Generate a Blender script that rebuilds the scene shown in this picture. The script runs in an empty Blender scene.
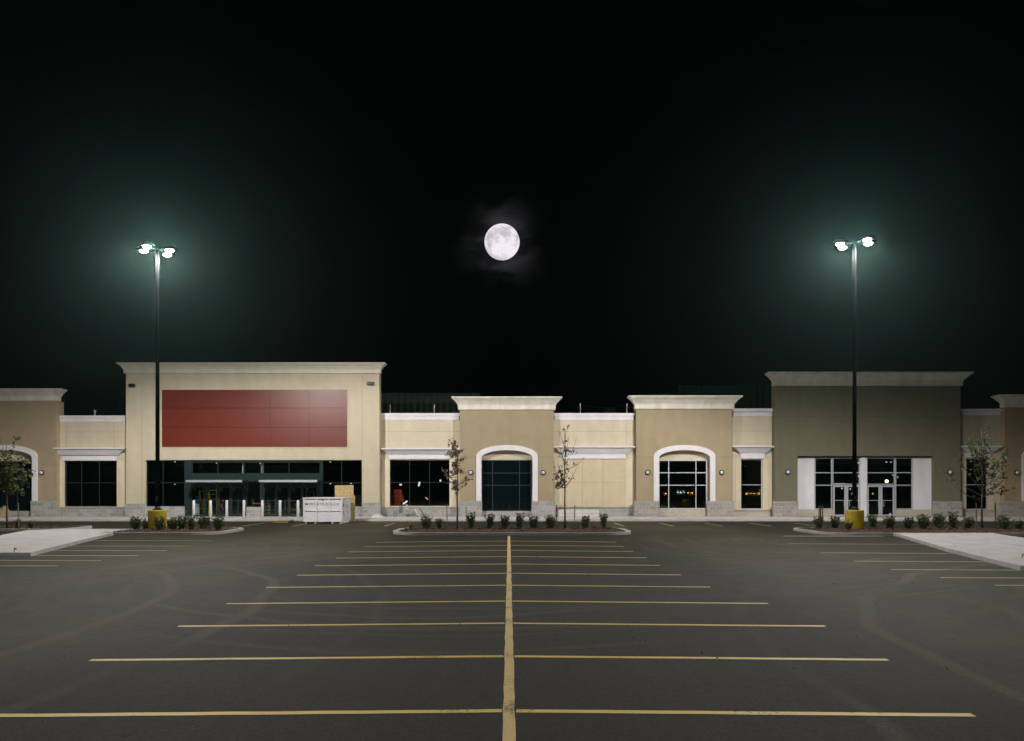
import bpy, bmesh, math, random
from mathutils import Vector, Matrix
S = bpy.context.scene
COL = S.collection
R = math.radians

# ------------------------------------------------------------------ camera
F = 813.0; VX = 509.0; HY = 489.0; CH = 2.3
cam_d = bpy.data.cameras.new('camera'); cam = bpy.data.objects.new('camera', cam_d); COL.objects.link(cam)
cam.location = (0, 0, CH); cam.rotation_euler = (R(90), 0, 0)
cam_d.sensor_width = 36; cam_d.lens = 36*F/1024
cam_d.shift_x = 3.0/1024; cam_d.shift_y = (HY-370.5)/1024
cam_d.clip_start = 0.1; cam_d.clip_end = 12000
S.camera = cam
S.view_settings.view_transform = 'Standard'; S.view_settings.look = 'None'
S.view_settings.gamma = 1; S.view_settings.exposure = 0.0
S.view_settings.use_curve_mapping = False
S.cycles.max_bounces = 6; S.cycles.diffuse_bounces = 3; S.cycles.glossy_bounces = 3
S.cycles.transparent_max_bounces = 12; S.cycles.volume_bounces = 0
S.cycles.use_denoising = True
S.cycles.sample_clamp_indirect = 3.0

LAMP_W = 8800.0       # watts of one lamp head
GLOW_W = 2600.0        # added teal light above the pole, per head, for the haze glow
REAR_W = 3200.0
LAMP_COL = (1.0, 0.972, 0.925)
HAZE = 0.00010

def X(px, z): return (px-VX)*z/F
def H(py, z): return CH+(HY-py)*z/F

# ------------------------------------------------------------------ world: night sky, thin moonlit cloud
MOON_Z = 3000.0
MOON = Vector((X(502, MOON_Z), MOON_Z, H(242, MOON_Z)))
W = bpy.data.worlds.new('World'); S.world = W; W.use_nodes = True
nt = W.node_tree; nt.nodes.clear()
def N(nt, t, **k):
    n = nt.nodes.new(t)
    for a, b in k.items():
        if a == 'ins':
            for i, v in b.items(): n.inputs[i].default_value = v
        else: setattr(n, a, b)
    return n
def Lk(nt, a, b): nt.links.new(a, b)
def M(nt, op, a, b=None, c=None, clamp=False):
    n = nt.nodes.new('ShaderNodeMath'); n.operation = op; n.use_clamp = clamp
    for i, v in enumerate((a, b, c)):
        if v is None: continue
        if isinstance(v, (int, float)): n.inputs[i].default_value = v
        else: nt.links.new(v, n.inputs[i])
    return n.outputs[0]
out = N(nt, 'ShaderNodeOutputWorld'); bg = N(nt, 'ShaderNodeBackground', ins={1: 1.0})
tc = N(nt, 'ShaderNodeTexCoord')
md = (MOON-Vector((0, 0, CH))).normalized()
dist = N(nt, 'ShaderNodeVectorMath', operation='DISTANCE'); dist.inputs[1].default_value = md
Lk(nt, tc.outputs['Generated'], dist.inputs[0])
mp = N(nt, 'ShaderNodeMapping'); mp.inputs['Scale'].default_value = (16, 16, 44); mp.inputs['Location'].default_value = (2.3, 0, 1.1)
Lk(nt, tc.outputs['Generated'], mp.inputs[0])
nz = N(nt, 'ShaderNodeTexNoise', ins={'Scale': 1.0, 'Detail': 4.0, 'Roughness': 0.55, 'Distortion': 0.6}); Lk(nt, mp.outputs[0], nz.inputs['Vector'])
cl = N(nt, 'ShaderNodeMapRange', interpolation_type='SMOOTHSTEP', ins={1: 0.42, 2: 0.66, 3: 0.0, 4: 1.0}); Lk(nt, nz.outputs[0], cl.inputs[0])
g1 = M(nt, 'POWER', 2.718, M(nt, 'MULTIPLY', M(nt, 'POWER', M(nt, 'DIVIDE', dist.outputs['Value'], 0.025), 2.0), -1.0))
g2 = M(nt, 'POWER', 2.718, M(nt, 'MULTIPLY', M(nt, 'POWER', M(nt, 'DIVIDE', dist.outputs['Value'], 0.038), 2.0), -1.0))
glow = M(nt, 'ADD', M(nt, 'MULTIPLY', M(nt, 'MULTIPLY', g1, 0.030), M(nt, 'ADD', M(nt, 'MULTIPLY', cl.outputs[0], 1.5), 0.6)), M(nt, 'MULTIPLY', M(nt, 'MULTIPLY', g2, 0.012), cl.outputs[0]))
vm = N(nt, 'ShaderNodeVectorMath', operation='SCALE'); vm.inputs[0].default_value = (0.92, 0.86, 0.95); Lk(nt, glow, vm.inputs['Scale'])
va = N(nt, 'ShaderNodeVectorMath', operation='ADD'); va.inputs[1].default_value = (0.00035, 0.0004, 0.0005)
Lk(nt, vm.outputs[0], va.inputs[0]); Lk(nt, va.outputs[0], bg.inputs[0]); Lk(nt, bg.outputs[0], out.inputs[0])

# ------------------------------------------------------------------ helpers
def tag(o, label=None, cat=None, group=None, kind=None):
    for k, v in (('label', label), ('category', cat), ('group', group), ('kind', kind)):
        if v: o[k] = v
    return o
def empty(name, loc=(0, 0, 0), rz=0, parent=None):
    o = bpy.data.objects.new(name, None); COL.objects.link(o); o.location = loc; o.rotation_euler = (0, 0, rz)
    o.empty_display_size = 0.2
    if parent: o.parent = parent
    return o
def link(name, me, mat, parent=None, smooth=False):
    o = bpy.data.objects.new(name, me); COL.objects.link(o)
    if mat: me.materials.append(mat)
    if smooth:
        for p in me.polygons: p.use_smooth = True
    if parent: o.parent = parent
    return o
def wparent(o, parent):      # world-built mesh under an offset parent
    o.parent = parent
    return o
class MB:
    def __init__(s, off=(0, 0, 0)): s.bm = bmesh.new(); s.off = Vector(off)
    def face(s, pts):
        vs = [s.bm.verts.new(Vector(p)) for p in pts]
        return s.bm.faces.new(vs)
    def box(s, x0, x1, y0, y1, z0, z1, bev=0):
        b = bmesh.new()
        bmesh.ops.create_cube(b, size=1)
        for v in b.verts:
            v.co = Vector(((x0+x1)/2+v.co.x*(x1-x0), (y0+y1)/2+v.co.y*(y1-y0), (z0+z1)/2+v.co.z*(z1-z0)))
        if bev: bmesh.ops.bevel(b, geom=b.edges[:], offset=bev, segments=2, affect='EDGES', profile=0.5)
        s._join(b); return s
    def _join(s, b):
        me = bpy.data.meshes.new('t'); b.to_mesh(me); b.free(); s.bm.from_mesh(me); bpy.data.meshes.remove(me)
    def tube(s, pts, rs, seg=8, cap=True):
        pts = [Vector(p) for p in pts]
        if isinstance(rs, (int, float)): rs = [rs]*len(pts)
        rings = []
        for i, p in enumerate(pts):
            d = (pts[min(i+1, len(pts)-1)]-pts[max(i-1, 0)]).normalized()
            a = Vector((0, 0, 1)) if abs(d.z) < 0.9 else Vector((1, 0, 0))
            u = d.cross(a).normalized(); v = d.cross(u)
            rings.append([s.bm.verts.new(p+rs[i]*(math.cos(t)*u+math.sin(t)*v)) for t in [2*math.pi*k/seg for k in range(seg)]])
        for a, b in zip(rings, rings[1:]):
            for k in range(seg): s.bm.faces.new((a[k], a[(k+1) % seg], b[(k+1) % seg], b[k]))
        if cap: s.bm.faces.new(rings[0][::-1]); s.bm.faces.new(rings[-1])
        return s
    def loft(s, x0, x1, y0, y1, prof, back=True):    # rectangle rings: prof = [(offset, height)]
        rings = []
        for o, h in prof:
            yb = y1+(o if back else 0)
            rings.append([s.bm.verts.new(p) for p in ((x0-o, y0-o, h), (x1+o, y0-o, h), (x1+o, yb, h), (x0-o, yb, h))])
        for a, b in zip(rings, rings[1:]):
            for k in range(4): s.bm.faces.new((a[k], a[(k+1) % 4], b[(k+1) % 4], b[k]))
        s.bm.faces.new(rings[0][::-1]); s.bm.faces.new(rings[-1]); return s
    def lathe(s, prof, c=(0, 0, 0), seg=16, axis='z'):
        rings = []
        for r, h in prof:
            ring = []
            for k in range(seg):
                t = 2*math.pi*k/seg
                p = (r*math.cos(t), r*math.sin(t), h) if axis == 'z' else (r*math.cos(t), -h, r*math.sin(t))
                ring.append(s.bm.verts.new(Vector(p)+Vector(c)))
            rings.append(ring)
        for a, b in zip(rings, rings[1:]):
            for k in range(seg): s.bm.faces.new((a[k], a[(k+1) % seg], b[(k+1) % seg], b[k]))
        s.bm.faces.new(rings[0][::-1]); s.bm.faces.new(rings[-1]); return s
    def build(s, name, mat, parent=None, smooth=False, local=None):
        bmesh.ops.recalc_face_normals(s.bm, faces=s.bm.faces[:])
        if local is not None: bmesh.ops.translate(s.bm, verts=s.bm.verts[:], vec=-Vector(local))
        me = bpy.data.meshes.new(name); s.bm.to_mesh(me); s.bm.free()
        return link(name, me, mat, parent, smooth)
def poly(name, outline, holes, y0, thick, mat, parent=None, flat=False):
    """polygon (x,h) with holes, extruded from y0 backwards by thick (flat=True: x,y plane, thick up from y0)"""
    cu = bpy.data.curves.new('c', 'CURVE'); cu.dimensions = '2D'; cu.fill_mode = 'BOTH'
    cu.extrude = thick/2
    for pts in [outline]+list(holes):
        sp = cu.splines.new('POLY'); sp.points.add(len(pts)-1)
        for i, (a, b) in enumerate(pts): sp.points[i].co = (a, b, 0, 1)
        sp.use_cyclic_u = True
    t = bpy.data.objects.new('t', cu); COL.objects.link(t)
    dg = bpy.context.evaluated_depsgraph_get()
    me = bpy.data.meshes.new_from_object(t.evaluated_get(dg)); bpy.data.objects.remove(t); bpy.data.curves.remove(cu)
    if flat: me.transform(Matrix.Translation((0, 0, y0+thick/2)))
    else: me.transform(Matrix.Translation((0, y0+thick/2, 0)) @ Matrix.Rotation(R(90), 4, 'X'))
    me.name = name
    for p in me.polygons: p.use_smooth = False
    me.materials.clear()
    return link(name, me, mat, parent)
def text(name, s, size, mat, loc, parent=None, width=None, rz=0, th=0.006):
    cu = bpy.data.curves.new('f', 'FONT'); cu.body = s; cu.size = size; cu.align_x = 'CENTER'; cu.align_y = 'CENTER'; cu.extrude = th/2
    cu.offset = size*0.006
    t = bpy.data.objects.new('t', cu); COL.objects.link(t)
    dg = bpy.context.evaluated_depsgraph_get(); me = bpy.data.meshes.new_from_object(t.evaluated_get(dg))
    bpy.data.objects.remove(t); bpy.data.curves.remove(cu)
    w = max(v.co.x for v in me.vertices)-min(v.co.x for v in me.vertices)
    sx = width/w if width else 1
    me.transform(Matrix.Translation(loc) @ Matrix.Rotation(R(90), 4, 'X') @ Matrix.Diagonal((sx, 1, 1, 1)))
    me.name = name; me.materials.clear()
    return link(name, me, mat, parent)
def copy_tree(o, parent=None):
    c = o.copy(); COL.objects.link(c); c.parent = parent
    for ch in list(o.children): copy_tree(ch, c)
    return c

# ------------------------------------------------------------------ materials
def mat(name, col, rough=0.7, metal=0.0, spec=0.5, noise=0.0, nscale=3.0, bump=0.0, bscale=60.0, coord='world', emit=None, estr=0):
    m = bpy.data.materials.new(name); m.use_nodes = True; nt = m.node_tree
    b = nt.nodes['Principled BSDF']; b.inputs['Roughness'].default_value = rough; b.inputs['Metallic'].default_value = metal
    b.inputs['Specular IOR Level'].default_value = spec; b.inputs['Base Color'].default_value = (*col, 1)
    if emit: b.inputs['Emission Color'].default_value = (*emit, 1); b.inputs['Emission Strength'].default_value = estr
    if noise or bump:
        if coord == 'world': v = N(nt, 'ShaderNodeNewGeometry').outputs['Position']
        else: v = N(nt, 'ShaderNodeTexCoord').outputs['Object']
        if noise:
            t = N(nt, 'ShaderNodeTexNoise', ins={'Scale': nscale, 'Detail': 6.0, 'Roughness': 0.6}); Lk(nt, v, t.inputs['Vector'])
            mr = N(nt, 'ShaderNodeMapRange', ins={1: 0.25, 2: 0.75, 3: 1-noise, 4: 1+noise}); Lk(nt, t.outputs[0], mr.inputs[0])
            sc = N(nt, 'ShaderNodeVectorMath', operation='SCALE'); sc.inputs[0].default_value = col; Lk(nt, mr.outputs[0], sc.inputs['Scale'])
            Lk(nt, sc.outputs[0], b.inputs['Base Color'])
        if bump:
            t2 = N(nt, 'ShaderNodeTexNoise', ins={'Scale': bscale, 'Detail': 3.0}); Lk(nt, v, t2.inputs['Vector'])
            bp = N(nt, 'ShaderNodeBump', ins={'Strength': bump, 'Distance': 0.01}); Lk(nt, t2.outputs[0], bp.inputs['Height']); Lk(nt, bp.outputs[0], b.inputs['Normal'])
    return m
def lines_mat(name, col, vl=(), hl=(), w=0.018, rough=0.85, noise=0.07, spec=0.3, dark=0.72, streak=0.05):
    """stucco or sheet with reveal joints at world x (vl) and heights (hl)"""
    m = bpy.data.materials.new(name); m.use_nodes = True; nt = m.node_tree
    b = nt.nodes['Principled BSDF']; b.inputs['Roughness'].default_value = rough; b.inputs['Specular IOR Level'].default_value = spec
    g = N(nt, 'ShaderNodeNewGeometry'); sp = N(nt, 'ShaderNodeSeparateXYZ'); Lk(nt, g.outputs['Position'], sp.inputs[0])
    s = None
    for v, o in [(v, 0) for v in vl]+[(h, 2) for h in hl]:
        c = M(nt, 'COMPARE', sp.outputs[o], v, w)
        s = c if s is None else M(nt, 'MAXIMUM', s, c)
    t = N(nt, 'ShaderNodeTexNoise', ins={'Scale': 1.3, 'Detail': 8.0, 'Roughness': 0.65}); Lk(nt, g.outputs['Position'], t.inputs['Vector'])
    mr = N(nt, 'ShaderNodeMapRange', ins={1: 0.25, 2: 0.75, 3: 1-noise, 4: 1+noise}); Lk(nt, t.outputs[0], mr.inputs[0])
    mp = N(nt, 'ShaderNodeMapping'); mp.inputs['Scale'].default_value = (1.6, 1.6, 0.35); Lk(nt, g.outputs['Position'], mp.inputs[0])
    t3 = N(nt, 'ShaderNodeTexNoise', ins={'Scale': 1.0, 'Detail': 4.0}); Lk(nt, mp.outputs[0], t3.inputs['Vector'])
    m3 = N(nt, 'ShaderNodeMapRange', ins={1: 0.3, 2: 0.7, 3: 1-streak, 4: 1+streak}); Lk(nt, t3.outputs[0], m3.inputs[0])
    f = M(nt, 'MULTIPLY', mr.outputs[0], m3.outputs[0])
    if s is not None: f = M(nt, 'MULTIPLY', f, M(nt, 'SUBTRACT', 1.0, M(nt, 'MULTIPLY', s, 1-dark)))
    sc = N(nt, 'ShaderNodeVectorMath', operation='SCALE'); sc.inputs[0].default_value = col; Lk(nt, f, sc.inputs['Scale'])
    Lk(nt, sc.outputs[0], b.inputs['Base Color'])
    t2 = N(nt, 'ShaderNodeTexNoise', ins={'Scale': 45.0, 'Detail': 3.0}); Lk(nt, g.outputs['Position'], t2.inputs['Vector'])
    hgt = M(nt, 'MULTIPLY', t2.outputs[0], 0.4)
    if s is not None: hgt = M(nt, 'SUBTRACT', hgt, M(nt, 'MULTIPLY', s, 1.0))
    bp = N(nt, 'ShaderNodeBump', ins={'Strength': 0.5, 'Distance': 0.012}); Lk(nt, hgt, bp.inputs['Height']); Lk(nt, bp.outputs[0], b.inputs['Normal'])
    return m
def block_mat(name, c1, c2, mortar, bw=0.52, bh=0.27, ms=0.014):
    m = bpy.data.materials.new(name); m.use_nodes = True; nt = m.node_tree
    b = nt.nodes['Principled BSDF']; b.inputs['Roughness'].default_value = 0.9; b.inputs['Specular IOR Level'].default_value = 0.2
    g = N(nt, 'ShaderNodeNewGeometry'); sp = N(nt, 'ShaderNodeSeparateXYZ'); Lk(nt, g.outputs['Position'], sp.inputs[0])
    cb = N(nt, 'ShaderNodeCombineXYZ'); Lk(nt, M(nt, 'ADD', sp.outputs[0], sp.outputs[1]), cb.inputs[0]); Lk(nt, M(nt, 'SUBTRACT', sp.outputs[2], 0.15), cb.inputs[1])
    br = N(nt, 'ShaderNodeTexBrick', ins={'Scale': 1.0, 'Mortar Size': ms, 'Mortar Smooth': 0.2, 'Bias': 0.0, 'Brick Width': bw, 'Row Height': bh, 'Color1': (*c1, 1), 'Color2': (*c2, 1), 'Mortar': (*mortar, 1)})
    Lk(nt, cb.outputs[0], br.inputs['Vector'])
    t = N(nt, 'ShaderNodeTexNoise', ins={'Scale': 7.0, 'Detail': 6.0}); Lk(nt, g.outputs['Position'], t.inputs['Vector'])
    mr = N(nt, 'ShaderNodeMapRange', ins={1: 0.25, 2: 0.75, 3: 0.84, 4: 1.14}); Lk(nt, t.outputs[0], mr.inputs[0])
    sc = N(nt, 'ShaderNodeVectorMath', operation='SCALE'); Lk(nt, br.outputs['Color'], sc.inputs[0]); Lk(nt, mr.outputs[0], sc.inputs['Scale'])
    Lk(nt, sc.outputs[0], b.inputs['Base Color'])
    bp = N(nt, 'ShaderNodeBump', ins={'Strength': 0.6, 'Distance': 0.01}); bp.invert = True; Lk(nt, br.outputs['Fac'], bp.inputs['Height']); Lk(nt, bp.outputs[0], b.inputs['Normal'])
    return m
def glass_mat(name, tint, refl=0.10, diff=None, dfac=0.0):
    m = bpy.data.materials.new(name); m.use_nodes = True; nt = m.node_tree; nt.nodes.remove(nt.nodes['Principled BSDF'])
    o = nt.nodes['Material Output']
    tr = N(nt, 'ShaderNodeBsdfTransparent', ins={0: (*tint, 1)}); gl = N(nt, 'ShaderNodeBsdfGlossy', ins={0: (0.9, 1.0, 0.97, 1), 'Roughness': 0.02})
    g = N(nt, 'ShaderNodeNewGeometry'); t = N(nt, 'ShaderNodeTexNoise', ins={'Scale': 0.7, 'Detail': 1.0}); Lk(nt, g.outputs['Position'], t.inputs['Vector'])
    bp = N(nt, 'ShaderNodeBump', ins={'Strength': 0.05, 'Distance': 0.02}); Lk(nt, t.outputs[0], bp.inputs['Height']); Lk(nt, bp.outputs[0], gl.inputs['Normal'])
    fr = N(nt, 'ShaderNodeFresnel', ins={0: 1.5}); f = M(nt, 'MINIMUM', M(nt, 'ADD', fr.outputs[0], refl-0.04), 1.0)
    mx = N(nt, 'ShaderNodeMixShader'); Lk(nt, f, mx.inputs[0]); Lk(nt, gl.outputs[0], mx.inputs[2])
    if diff:
        df = N(nt, 'ShaderNodeBsdfDiffuse', ins={0: (*diff, 1)}); m2 = N(nt, 'ShaderNodeMixShader', ins={0: dfac})
        Lk(nt, tr.outputs[0], m2.inputs[1]); Lk(nt, df.outputs[0], m2.inputs[2]); Lk(nt, m2.outputs[0], mx.inputs[1])
    else: Lk(nt, tr.outputs[0], mx.inputs[1])
    Lk(nt, mx.outputs[0], o.inputs[0]); return m

def asphalt():
    m = bpy.data.materials.new('asphalt'); m.use_nodes = True; nt = m.node_tree
    b = nt.nodes['Principled BSDF']; b.inputs['Specular IOR Level'].default_value = 0.22
    g = N(nt, 'ShaderNodeNewGeometry'); P = g.outputs['Position']; sp = N(nt, 'ShaderNodeSeparateXYZ'); Lk(nt, P, sp.inputs[0])
    x, y = sp.outputs[0], sp.outputs[1]
    def noise(sc, det=5, rough=0.6, scale=(1, 1, 1), dist=0, loc=(0, 0, 0)):
        mp = N(nt, 'ShaderNodeMapping'); mp.inputs['Scale'].default_value = scale; mp.inputs['Location'].default_value = loc; Lk(nt, P, mp.inputs[0])
        t = N(nt, 'ShaderNodeTexNoise', ins={'Scale': sc, 'Detail': float(det), 'Roughness': rough, 'Distortion': float(dist)}); Lk(nt, mp.outputs[0], t.inputs['Vector']); return t.outputs[0]
    def rng(v, a, b_, c=0.0, d=1.0):
        r = N(nt, 'ShaderNodeMapRange', interpolation_type='SMOOTHSTEP', ins={1: a, 2: b_, 3: c, 4: d}); Lk(nt, v, r.inputs[0]); return r.outputs[0]
    big = noise(0.09, 4); med = noise(0.5, 6); fine = noise(9, 5, 0.7); grit = noise(70, 2, 0.8)
    # driven lanes left and right of the stalls, dusty
    wob = M(nt, 'MULTIPLY', M(nt, 'SUBTRACT', noise(0.12, 3), 0.5), 4.0)
    ax = M(nt, 'ABSOLUTE', M(nt, 'ADD', x, wob))
    lane = M(nt, 'MULTIPLY', rng(ax, 4.0, 7.5), rng(ax, 10.5, 15.0, 1.0, 0.35))
    aisle = rng(M(nt, 'ABSOLUTE', M(nt, 'SUBTRACT', y, 38.0)), 0.5, 5.0, 0.0, 0.0)
    # tyre sweeps: rings around turning centres, broken by streaky noise
    def sweep(cx, cy, per, ph, x0, x1, thin=0.80):
        dx = M(nt, 'SUBTRACT', x, cx); dy = M(nt, 'SUBTRACT', y, cy)
        r = M(nt, 'SQRT', M(nt, 'ADD', M(nt, 'MULTIPLY', dx, dx), M(nt, 'MULTIPLY', dy, dy)))
        r = M(nt, 'ADD', r, M(nt, 'MULTIPLY', noise(0.08, 2, loc=(cx, cy, 0)), 3.5))
        w = M(nt, 'SINE', M(nt, 'ADD', M(nt, 'MULTIPLY', r, 6.283/per), ph))
        w2 = M(nt, 'SINE', M(nt, 'ADD', M(nt, 'MULTIPLY', r, 6.283/(per*0.37)), ph))
        s = rng(M(nt, 'ADD', M(nt, 'MULTIPLY', w, 0.6), M(nt, 'MULTIPLY', w2, 0.4)), 0.30, 0.98)
        band = M(nt, 'MULTIPLY', rng(r, x0, x0+2), rng(r, x1-2, x1, 1.0, 0.0))
        return M(nt, 'MULTIPLY', M(nt, 'MULTIPLY', s, band), rng(noise(0.10, 2, loc=(cy, cx, 3)), 0.36, 0.62))
    sw = M(nt, 'MAXIMUM', sweep(-1.5, 22.0, 1.7, 0.4, 6.5, 14.0), sweep(0.0, 23.0, 1.9, 2.0, 6.5, 14.5))
    sw = M(nt, 'MAXIMUM', sw, sweep(-26.0, 12.0, 2.1, 1.0, 13.0, 27.0))
    sw = M(nt, 'MAXIMUM', sw, sweep(27.0, 8.0, 2.3, 1.7, 11.0, 28.0))
    mid = noise(2.6, 6, 0.7); g25 = noise(24, 3, 0.75)
    drag = noise(1.0, 6, 0.7, scale=(3.2, 0.22, 1)); drag2 = noise(1.0, 6, 0.7, scale=(0.25, 2.6, 1), loc=(5, 2, 0))
    dusty = M(nt, 'MULTIPLY', lane, rng(M(nt, 'ADD', M(nt, 'MULTIPLY', big, 0.6), M(nt, 'ADD', M(nt, 'MULTIPLY', med, 0.3), M(nt, 'MULTIPLY', mid, 0.25))), 0.48, 0.66, 0.25, 1.0))
    sw = M(nt, 'MAXIMUM', sw, M(nt, 'MULTIPLY', sweep(-20.0, 30.0, 1.1, 0.7, 5.0, 16.0), 0.8))
    sw = M(nt, 'MAXIMUM', sw, M(nt, 'MULTIPLY', sweep(20.0, 34.0, 1.2, 2.2, 6.0, 19.0), 0.8))
    sw = M(nt, 'MAXIMUM', sw, M(nt, 'MULTIPLY', sweep(-3.0, 52.0, 1.3, 0.2, 22.0, 40.0), 0.7))
    f = M(nt, 'ADD', 0.42, M(nt, 'ADD', M(nt, 'MULTIPLY', dusty, 0.05), M(nt, 'MULTIPLY', lane, 0.56)))
    f = M(nt, 'ADD', f, M(nt, 'MULTIPLY', sw, 0.32))
    for v, k in ((big, 0.30), (med, 0.18), (mid, 0.35), (drag, 0.42), (fine, 1.0), (g25, 2.0), (grit, 2.2)):
        f = M(nt, 'ADD', f, M(nt, 'MULTIPLY', M(nt, 'SUBTRACT', v, 0.5), k))
    f = M(nt, 'MAXIMUM', f, 0.12)
    # paver seams running along the lot
    seam = M(nt, 'COMPARE', M(nt, 'ABSOLUTE', M(nt, 'ADD', x, M(nt, 'MULTIPLY', med, 0.08))), 4.02, 0.02)
    f = M(nt, 'MULTIPLY', f, M(nt, 'SUBTRACT', 1.0, M(nt, 'MULTIPLY', seam, 0.18)))
    # oil spots
    vo = N(nt, 'ShaderNodeTexVoronoi', ins={'Scale': 0.55}); Lk(nt, P, vo.inputs['Vector'])
    spot = rng(M(nt, 'ADD', vo.outputs['Distance'], M(nt, 'MULTIPLY', fine, 0.1)), 0.07, 0.13, 0.55, 1.0)
    f = M(nt, 'MULTIPLY', f, spot)
    mixc = N(nt, 'ShaderNodeMix', data_type='RGBA'); mixc.inputs[6].default_value = (0.0380, 0.0345, 0.0200, 1); mixc.inputs[7].default_value = (0.062, 0.0535, 0.034, 1)
    Lk(nt, M(nt, 'MAXIMUM', dusty, sw), mixc.inputs[0])
    sc = N(nt, 'ShaderNodeVectorMath', operation='SCALE'); Lk(nt, mixc.outputs[2], sc.inputs[0]); Lk(nt, f, sc.inputs['Scale']); Lk(nt, sc.outputs[0], b.inputs['Base Color'])
    b.inputs['Roughness'].default_value = 0.88
    bp = N(nt, 'ShaderNodeBump', ins={'Strength': 0.55, 'Distance': 0.01}); Lk(nt, M(nt, 'ADD', grit, M(nt, 'MULTIPLY', fine, 0.8)), bp.inputs['Height']); Lk(nt, bp.outputs[0], b.inputs['Normal'])
    return m
def paint(name, col, wear=0.5):
    m = bpy.data.materials.new(name); m.use_nodes = True; nt = m.node_tree; b = nt.nodes['Principled BSDF']; b.inputs['Roughness'].default_value = 0.7
    g = N(nt, 'ShaderNodeNewGeometry')
    t = N(nt, 'ShaderNodeTexNoise', ins={'Scale': 22.0, 'Detail': 6.0, 'Roughness': 0.75}); Lk(nt, g.outputs['Position'], t.inputs['Vector'])
    t2 = N(nt, 'ShaderNodeTexNoise', ins={'Scale': 1.1, 'Detail': 3.0}); Lk(nt, g.outputs['Position'], t2.inputs['Vector'])
    a = M(nt, 'ADD', t.outputs[0], M(nt, 'MULTIPLY', M(nt, 'SUBTRACT', t2.outputs[0], 0.5), 0.7))
    r = N(nt, 'ShaderNodeMapRange', ins={1: wear+0.06, 2: wear+0.16, 3: 0.0, 4: 0.85}); Lk(nt, a, r.inputs[0])
    mx = N(nt, 'ShaderNodeMix', data_type='RGBA'); mx.inputs[6].default_value = (*col, 1); mx.inputs[7].default_value = (0.06, 0.055, 0.045, 1); Lk(nt, r.outputs[0], mx.inputs[0])
    Lk(nt, mx.outputs[2], b.inputs['Base Color']); return m

ZT, ZC, ZB = 63.3, 63.8, 63.0          # front planes of towers, connecting units, big units
TAN = (0.355, 0.280, 0.180); CREAM = (0.60, 0.515, 0.385)
m_white = lines_mat('white_render', (0.72, 0.69, 0.72), rough=0.7, noise=0.05)
m_cornice = lines_mat('cornice_foam', (0.70, 0.66, 0.58), rough=0.8, noise=0.12, streak=0.12)
m_block = block_mat('grey_block', (0.38, 0.375, 0.36), (0.28, 0.275, 0.27), (0.46, 0.44, 0.42))
m_blockt = block_mat('tan_block', (0.38, 0.345, 0.32), (0.28, 0.255, 0.24), (0.47, 0.43, 0.39))
m_blockc = block_mat('cream_block', (0.50, 0.44, 0.36), (0.45, 0.40, 0.33), (0.46, 0.41, 0.34))
m_cap = mat('block_cap', (0.38, 0.37, 0.35), 0.85, noise=0.1)
m_fr_teal = mat('teal_frame', (0.009, 0.025, 0.026), 0.7, spec=0.25)
m_fr_teal2 = mat('dark_teal_frame', (0.007, 0.018, 0.020), 0.5)
m_fr_white = mat('silver_frame', (0.50, 0.50, 0.56), 0.45, metal=0.2)
m_glass = glass_mat('dark_glass', (0.30, 0.40, 0.38), 0.06)
m_glass_c = glass_mat('clear_glass', (0.82, 0.88, 0.85), 0.06)
m_glass_f = glass_mat('filmed_glass', (0.15, 0.2, 0.2), 0.08, (0.004, 0.009, 0.011), 0.8)
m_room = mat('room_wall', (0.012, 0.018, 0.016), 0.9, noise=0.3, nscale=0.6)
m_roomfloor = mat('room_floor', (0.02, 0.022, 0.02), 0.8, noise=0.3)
m_roof = mat('roof_membrane', (0.05, 0.05, 0.05), 0.9, noise=0.2)
m_red = lines_mat('red_panel', (0.135, 0.021, 0.012), [X(p, ZB-.05) for p in (270.3, 309)], [H(408, ZB-.05), H(427.4, ZB-.05)], w=0.022, rough=0.36, noise=0.10, spec=0.38, dark=0.45, streak=0.0)
m_blackm = mat('black_metal', (0.012, 0.012, 0.013), 0.4, metal=0.3)
m_pole = mat('black_pole', (0.0025, 0.0025, 0.003), 0.8, spec=0.02)
m_greym = mat('galvanised', (0.45, 0.46, 0.48), 0.5, metal=0.5)
m_green = lines_mat('green_sheet', (0.018, 0.040, 0.022), [], [], noise=0.12, rough=0.6)
m_asphalt = asphalt()
m_yline = paint('yellow_paint', (0.76, 0.53, 0.10), 0.53)
m_yline2 = paint('pale_yellow_paint', (0.68, 0.50, 0.20), 0.49)
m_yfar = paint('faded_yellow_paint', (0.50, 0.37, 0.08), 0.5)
m_kerb = mat('kerb_concrete', (0.44, 0.42, 0.41), 0.9, noise=0.16, nscale=4, bump=0.4)
def slab_mat():
    m = lines_mat('path_concrete', (0.48, 0.45, 0.45), [-22.0, -19.4, 17.0, 19.6, 22.2], [], w=0.012, noise=0.16, rough=0.9, streak=0.12)
    return m
m_slab = slab_mat()
m_pave = lines_mat('pavement_concrete', (0.62, 0.58, 0.57), [i*1.8 for i in range(-28, 28)], [], w=0.02, noise=0.10, rough=0.9)
m_mulch = mat('bark_mulch', (0.050, 0.026, 0.014), 0.95, noise=0.7, nscale=14, bump=1.0, bscale=40)
m_ybase = mat('yellow_plastic', (0.60, 0.43, 0.012), 0.55, noise=0.12, nscale=6)
m_bark = mat('bark', (0.09, 0.075, 0.05), 0.9, noise=0.3, nscale=20)
m_wood = mat('stake_wood', (0.15, 0.12, 0.08), 0.9, noise=0.3, nscale=15)
m_whitep = mat('white_paint', (0.74, 0.71, 0.74), 0.55, noise=0.05, nscale=1.5)
m_osb = mat('strand_board', (0.46, 0.35, 0.17), 0.85, noise=0.45, nscale=9)
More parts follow.
